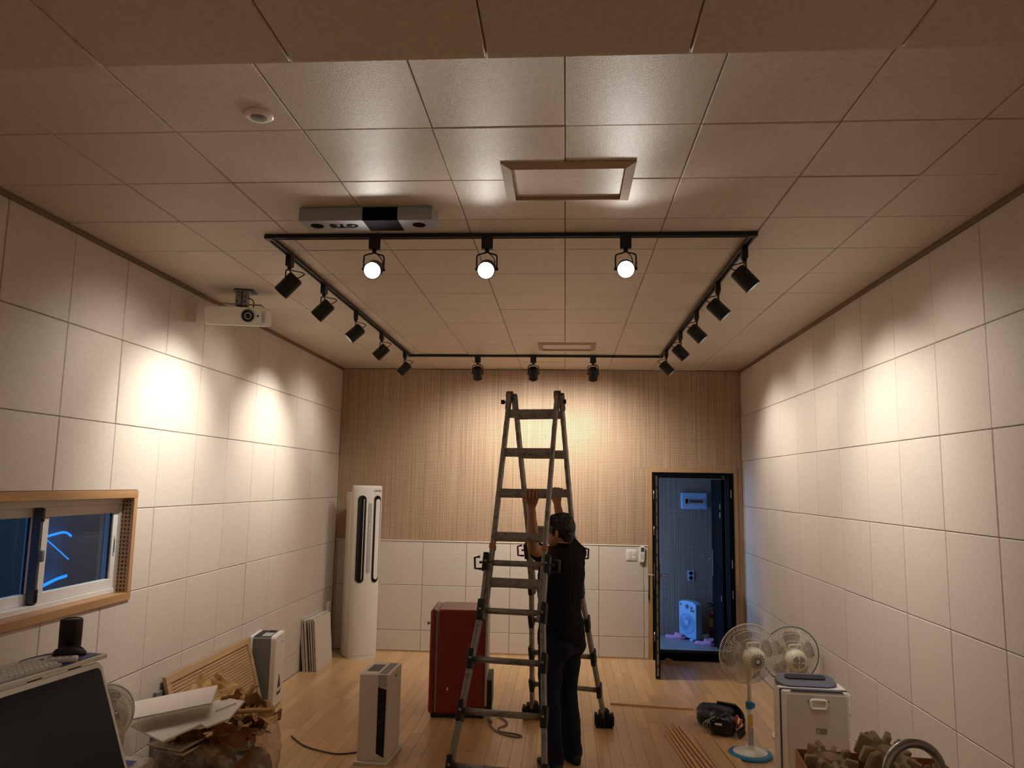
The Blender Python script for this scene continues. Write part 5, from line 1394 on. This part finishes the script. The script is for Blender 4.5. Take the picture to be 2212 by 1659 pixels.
spots = [(-2.28, 4.86, .54, .26, .17, 0), (-2.16, 4.93, .57, .20, .15, 0), (-2.02, 4.95, .50, .18, .14, 0), (-2.10, 4.84, .52, .16, .20, 0), (-1.93, 4.90, .46, .20, .16, 0), (-1.86, 4.80, .42, .22, .12, 0), (-1.90, 4.70, .38, .24, .13, 1), (-1.84, 4.62, .40, .17, .20, 1), (-1.98, 4.62, .37, .20, .10, 0), (-2.03, 4.55, .35, .26, .10, 1), (-1.90, 4.52, .36, .22, .16, 1), (-2.10, 4.50, .33, .24, .12, 0), (-1.80, 4.74, .44, .14, .10, 0), (-2.22, 4.55, .34, .20, .14, 1), (-1.99, 4.76, .42, .22, .14, 0), (-1.82, 4.86, .40, .13, .16, 1), (-2.02, 4.47, .36, .15, .14, 0), (-1.88, 4.60, .44, .10, .18, 0)]
for k in range(16):
    a = rngc.uniform(-2.2, 1.4); rr = rngc.uniform(.12, .27)
    spots.append((BC.x + rr * math.cos(a), BC.y + rr * math.sin(a), rngc.uniform(.34, .43), rngc.uniform(.10, .17), rngc.uniform(.05, .10), k % 3 == 0))
for k, (x, y, z, sa, sb, dk) in enumerate(spots):
    s_ = .86 if k < 18 else 1.0
    crumple('paper_scrap', 'dark brown torn card scrap in the clear rubbish bag' if dk else PS, (x, y, z), (sa * s_, sb * s_), (rngc.uniform(-.55, .55), rngc.uniform(-.55, .55), rngc.uniform(0, 6.2)), 'kraft_dark' if dk else 'kraft', 100 + k, folded=rngc.choice((0, .4, .7)), group='brown paper scraps in the rubbish bag')
for k, (p0, p1, r_) in enumerate((((-2.03, 4.90, .44), (-1.97, 4.93, .60), .016), ((-2.02, 4.78, .47), (-1.80, 4.83, .475), .014))):
    o = MB().tube([p0, Vector(p0).lerp(Vector(p1), .5) + Vector((.004, .004, .004)), p1], r_, 10).build('paper_roll', 'kraft', None, True)
    tag(o, ('brown paper roll standing up out of the rubbish bag', 'brown paper roll lying across the rim of the rubbish bag')[k], 'paper roll')
o = crumple('card_piece', 'torn orange brown card standing in the front of the rubbish bag', (-1.905, 4.50, .37), (.24, .22), (DEG(62), DEG(12), DEG(20)), 'kraft_dark', 77, amp=.10)
def slab(name, pts, th_, label, m='tile', group='cut tile boards on the rubbish heap', cat='board'):
    pts = [Vector(p) for p in pts]; c_ = sum(pts, Vector()) / len(pts)
    nrm = Vector()
    for i in range(len(pts)): nrm += (pts[i] - c_).cross(pts[(i + 1) % len(pts)] - c_)
    nrm.normalize()
    if nrm.z < 0: pts = pts[::-1]; nrm = -nrm
    n = len(pts); P = [p - c_ - nrm * th_ for p in pts] + [p - c_ for p in pts]
    b = MB().add(P, [tuple(range(n - 1, -1, -1)), tuple(range(n, 2 * n))] + [(i, (i + 1) % n, n + (i + 1) % n, n + i) for i in range(n)])
    o = b.build(name, m, bevel=.0015); o.location = c_
    return tag(o, label, cat, group)
pb = lambda x, y, z0_=.5: (x, y, z0_ + .2 * (x + 2.15) + .05 * (y - 4.1))
slab('tile_offcut', [(-2.600, 4.66, .545), (-2.11, 4.72, .643), (-1.99, 4.385, .634), (-2.415, 4.330, .549)], .011, 'cream tile offcut with a slanted end lying on top of the rubbish heap')
bo = slab('tile_offcut', [pb(-2.543, 4.542), pb(-2.126, 4.119), pb(-2.015, 4.324), pb(-1.948, 4.244), pb(-1.861, 4.337), pb(-1.91, 4.649), pb(-2.06, 4.78), pb(-2.45, 4.80)], .011, 'large notched cream tile offcut lying under the slanted one on the heap')
sl = MB(); c_ = bo.location; a_, b_ = Vector(pb(-2.015, 4.509)) - c_ + Vector((0, 0, .0008)), Vector(pb(-1.943, 4.608)) - c_ + Vector((0, 0, .0008))
sl.bar(a_ + Vector((0, 0, .004)), b_ + Vector((0, 0, .004)), .010, .010).build('cut_strip', 'tile', bo)
slab('tile_offcut', [(-2.117, 4.306, .400), (-2.062, 4.500, .414), (-2.246, 4.79, .368), (-2.50, 4.66, .305)], .011, 'narrow cream tile offcut under the notched one, upper of two')
slab('tile_offcut', [(-2.110, 4.330, .372), (-2.060, 4.490, .386), (-2.17, 4.68, .357), (-2.42, 4.60, .295)], .011, 'narrow cream tile offcut at the bottom of the heap')
wbn = thing('wrapped_tile_pack', 'plastic wrapped pack of cream tiles beside the rubbish bag', 'tile pack', (-2.405, 4.010, 0), DEG(-3))
for k in range(8): MB().box(-.19, .19, -.20, .20, .002 + k * .0490, .002 + k * .0490 + .046).build('tile_layer', 'tile', wbn, bevel=.003)
MB().box(-.197, .197, -.207, .207, .0, .402).build('plastic_wrap', 'film', wbn, bevel=.02)
MB().box(.08, .15, .05, .11, .4025, .4032).build('printed_mark', 'paper_blue', wbn)

# ================================================================== TILTED DISPLAY with a shelf on top
ds = thing('display_stand', 'white framed touch display tilted back on a stand with a shelf on top', 'display', (-1.70, 2.56, 0), DEG(-8))
tl = DEG(22); hgt = .44; top = Vector((-.090, 0, 1.205)); dn = Vector((math.sin(tl), 0, -math.cos(tl))); nrm = Vector((math.cos(tl), 0, math.sin(tl)))
def D(y, s_, o_): return top + dn * s_ + Vector((0, y, 0)) + nrm * o_
def dslab(name, y0_, y1_, s0, s1, o0, o1, m, rr, bevel=.003):
    pol = rounded_rect(y1_ - y0_, s1 - s0, rr, 6, (y0_ + y1_) / 2, (s0 + s1) / 2)
    b = MB(); b.prism(pol, o0, o1, lambda u, v, h: D(u, v, h)); return b.build(name, m, ds, bevel=bevel)
dslab('display_housing', -.33, .310, 0, hgt, -.040, 0, 'white', .028, .006)
dslab('screen', -.312, .292, .022, hgt - .022, -.010, .0025, 'screen', .020, .001)
MB().box(-.30, -.085, -.42, .335, 1.208, 1.226).build('shelf', 'white', ds, bevel=.004)
for yy in (-.25, .02, .20): MB().bar((-.105, yy, 1.20), (-.12, yy, 1.214), .05, .02, (0, 0, 1)).build('shelf_bracket', 'dgrey', ds)
MB().box(-.20, -.14, -.05, .05, .08, 1.0).build('stand_post', 'white2', ds, bevel=.01)
MB().box(-.16, -.075, -.10, .10, .93, 1.03).build('mount_plate', 'dgrey', ds, bevel=.006)
MB().box(-.32, .12, -.28, -.20, .05, .09).box(-.32, .12, .20, .28, .05, .09).box(-.22, -.12, -.28, .28, .05, .085).build('stand_base', 'white2', ds, bevel=.006)
for a in (-.29, .09):
    for q in (-.24, .24): MB().cyl((a, q - .012, .026), (a, q + .012, .026), .026, n=18).build('caster', 'black', ds, auto=.7)
def on_shelf(x, y, z=1.226):
    c8, s8 = math.cos(DEG(-8)), math.sin(DEG(-8)); return (-1.70 + x * c8 - y * s8, 2.56 + x * s8 + y * c8, z)
kb = thing('keyboard', 'white computer keyboard on the shelf above the display', 'keyboard', on_shelf(-.150, -.10), DEG(-8) + PI / 2)
MB().box(-.215, .215, -.062, .062, 0, .012).build('keyboard_body', 'lgrey', kb, bevel=.004)
key = MB().box(-.0078, .0078, -.0075, .0075, .011, .018).mesh('key')
key.materials.append(M['white'])
for r_ in range(5):
    for c_ in range(20):
        o = bpy.data.objects.new('key', key); COL.objects.link(o); o.parent = kb; o.location = (-.195 + c_ * .0205, -.046 + r_ * .023, 0)
o = MB().box(-.075, .075, -.105, .105, 0, .0015).build('leaflet', 'paper_blue'); o.location = on_shelf(-.165, .205, 1.2262); o.rotation_euler = (0, 0, DEG(-4)); tag(o, 'blue printed leaflet under the mouse on the display shelf', 'leaflet')
MB().box(-.02, .03, -.09, -.06, .0012, .0022).build('printed_mark', 'paper', o)
ms = thing('computer_mouse', 'black computer mouse lying on the blue leaflet', 'mouse', (-1.850, 2.842, 1.2277), DEG(38))
b = MB(); rings = []
for x, a, h_ in ((-.056, .012, .014), (-.048, .024, .026), (-.02, .031, .036), (.015, .030, .033), (.042, .026, .022), (.055, .014, .012)):
    rings.append([Vector((x, a * math.cos(q), max(0, h_ * math.sin(q)))) for q in [2 * PI * i / 16 for i in range(16)]])
b.loft(rings).build('mouse_body', 'dgrey_mouse', ms, True)
MB().tube([(.012, 0, .034), (.03, 0, .029), (.045, 0, .020)], .0025, 6).build('scroll_groove', 'black', ms, True)
MB().tube(smooth_path([(-.05, .005, .008), (-.075, .02, .006), (-.115, .005, .004), (-.155, -.045, .004), (-.16, -.11, .004)], 6), .0018, 6).build('mouse_cable', 'black', ms, True)
rc = thing('remote_control', 'small white remote control lying between the keyboard and mouse', 'remote', (-1.812, 2.735, 1.2277), DEG(30))
MB().box(-.055, .055, -.021, .021, 0, .018).build('remote_body', 'white', rc, bevel=.006, seg=3)
for k in range(8): MB().box(-.042 + (k % 4) * .022, -.030 + (k % 4) * .022, -.012 + (k // 4) * .014, -.004 + (k // 4) * .014, .0175, .0195).build('button', 'lgrey', rc)
sp = thing('desk_speaker', 'black cylinder speaker standing on the display shelf', 'speaker', on_shelf(-.243, .318))
MB().lathe([(.036, 0), (.039, .004), (.040, .11), (.0385, .121), (.034, .124), (.030, .1215)], 32).build('speaker_body', 'black', sp, auto=.7)
MB().lathe([(.031, .118), (.030, .1222), (.002, .1225)], 28).build('speaker_top', 'black_gloss', sp, True)

# ================================================================== SINK COUNTER, FAUCET, BOX OF PULP TRAYS
ct = thing('sink_counter', 'low white sink cabinet with a steel worktop below the frame edge', 'counter', (1.40, 2.05, 0))
MB().box(-.56, .56, -.85, .85, .08, .725).build('cabinet', 'white', ct, bevel=.004)
MB().box(-.58, .58, -.87, .87, .725, .755).build('worktop', 'steel', ct, bevel=.004)
MB().box(-.54, .54, -.83, .83, 0, .08).build('plinth', 'dgrey', ct)
for k in range(3):
    dd = MB().box(-.578, -.559, -.84 + k * .56, -.29 + k * .56, .10, .715).build('cabinet_door', 'white2', ct, bevel=.003)
    MB().box(-.588, -.577, -.60 + k * .56, -.53 + k * .56, .64, .655).build('door_handle', 'steel', dd)
fa = thing('faucet', 'steel gooseneck faucet arching over the sink', 'faucet', (1.005, 2.21, .755), DEG(186))
MB().lathe([(.028, 0), (.028, .012), (.016, .02), (.014, .03)], 24).build('faucet_base', 'steel', fa, True)
pts = [(0, 0, .02), (0, 0, .38)] + [(.075 - .075 * math.cos(a), 0, .395 + .078 * math.sin(a)) for a in [PI * i / 16 for i in range(17)]] + [(.150, 0, .34)]
MB().tube(pts, .0125, 14).build('spout', 'steel', fa, True)
MB().tube([(0, .012, .06), (0, .05, .075), (0, .085, .10)], .007, 10).build('faucet_lever', 'steel', fa, True)
cb = thing('cardboard_box', 'open brown cardboard box holding pulp trays on the sink counter', 'box', (1.035, 2.745, .7555), DEG(-6))
x_, y_, z_ = .235, .105, .235
for nm_, q in (('side', (-x_, -x_ + .005, -y_, y_)), ('side', (x_ - .005, x_, -y_, y_)), ('side', (-x_ + .005, x_ - .005, -y_, -y_ + .005)), ('side', (-x_ + .005, x_ - .005, y_ - .005, y_))):
    MB().box(q[0], q[1], q[2], q[3], 0, z_ - (.04 if q[1] - q[0] > .1 and q[2] < 0 else 0)).build('box_side', 'card', cb)
MB().box(-x_ + .005, x_ - .005, -y_ + .005, y_ - .005, 0, .005).build('box_bottom', 'card', cb)
MB().box(-x_ + .01, x_ - .01, -y_ + .01, y_ - .01, .005, .16).build('box_content', 'pulp', cb)
def pulp(loc, rot, s_, label, seed, n=12):
    rng = random.Random(seed)
    mb = MB()
    mb.lathe([(.085, -.035), (.080, .0), (.062, .012), (.058, .004), (.040, .006), (.038, .020), (.006, .022)], 30)
    for k in range(n):
        a = 2 * PI * k / n + .1; r0, r1 = .066, .112 + .012 * (k % 2)
        q = MB(); q.box(r0, r1, -.0115, .0115, -.055, .016 + .010 * (k % 3))
        R_ = Matrix.Rotation(a, 3, 'Z'); mb.add([R_ @ Vector(v) for v in q.v], q.f)
    o = mb.build('pulp_tray', 'pulp'); o.location = loc; o.rotation_euler = rot; o.scale = (s_, s_, s_)
    rm = o.modifiers.new('remesh', 'REMESH'); rm.mode = 'VOXEL'; rm.voxel_size = .0035; rm.use_smooth_shade = True
    sm = o.modifiers.new('smooth', 'SMOOTH'); sm.iterations = 4; sm.factor = .6
    return tag(o, label, 'packaging', 'moulded pulp trays in the cardboard box')
pulp((1.090, 2.775, 1.015), (DEG(24), DEG(8), .3), .80, 'large ribbed pulp tray tilted on top of the others in the box', 5, 13)
pulp((.905, 2.790, .985), (DEG(12), DEG(-10), 1.0), .70, 'ribbed pulp tray lying flat at the card edge of the box', 6, 9)
pulp((1.205, 2.780, .960), (DEG(10), DEG(24), 2.0), .62, 'ribbed pulp tray sunk beside the faucet end of the box', 7, 10)
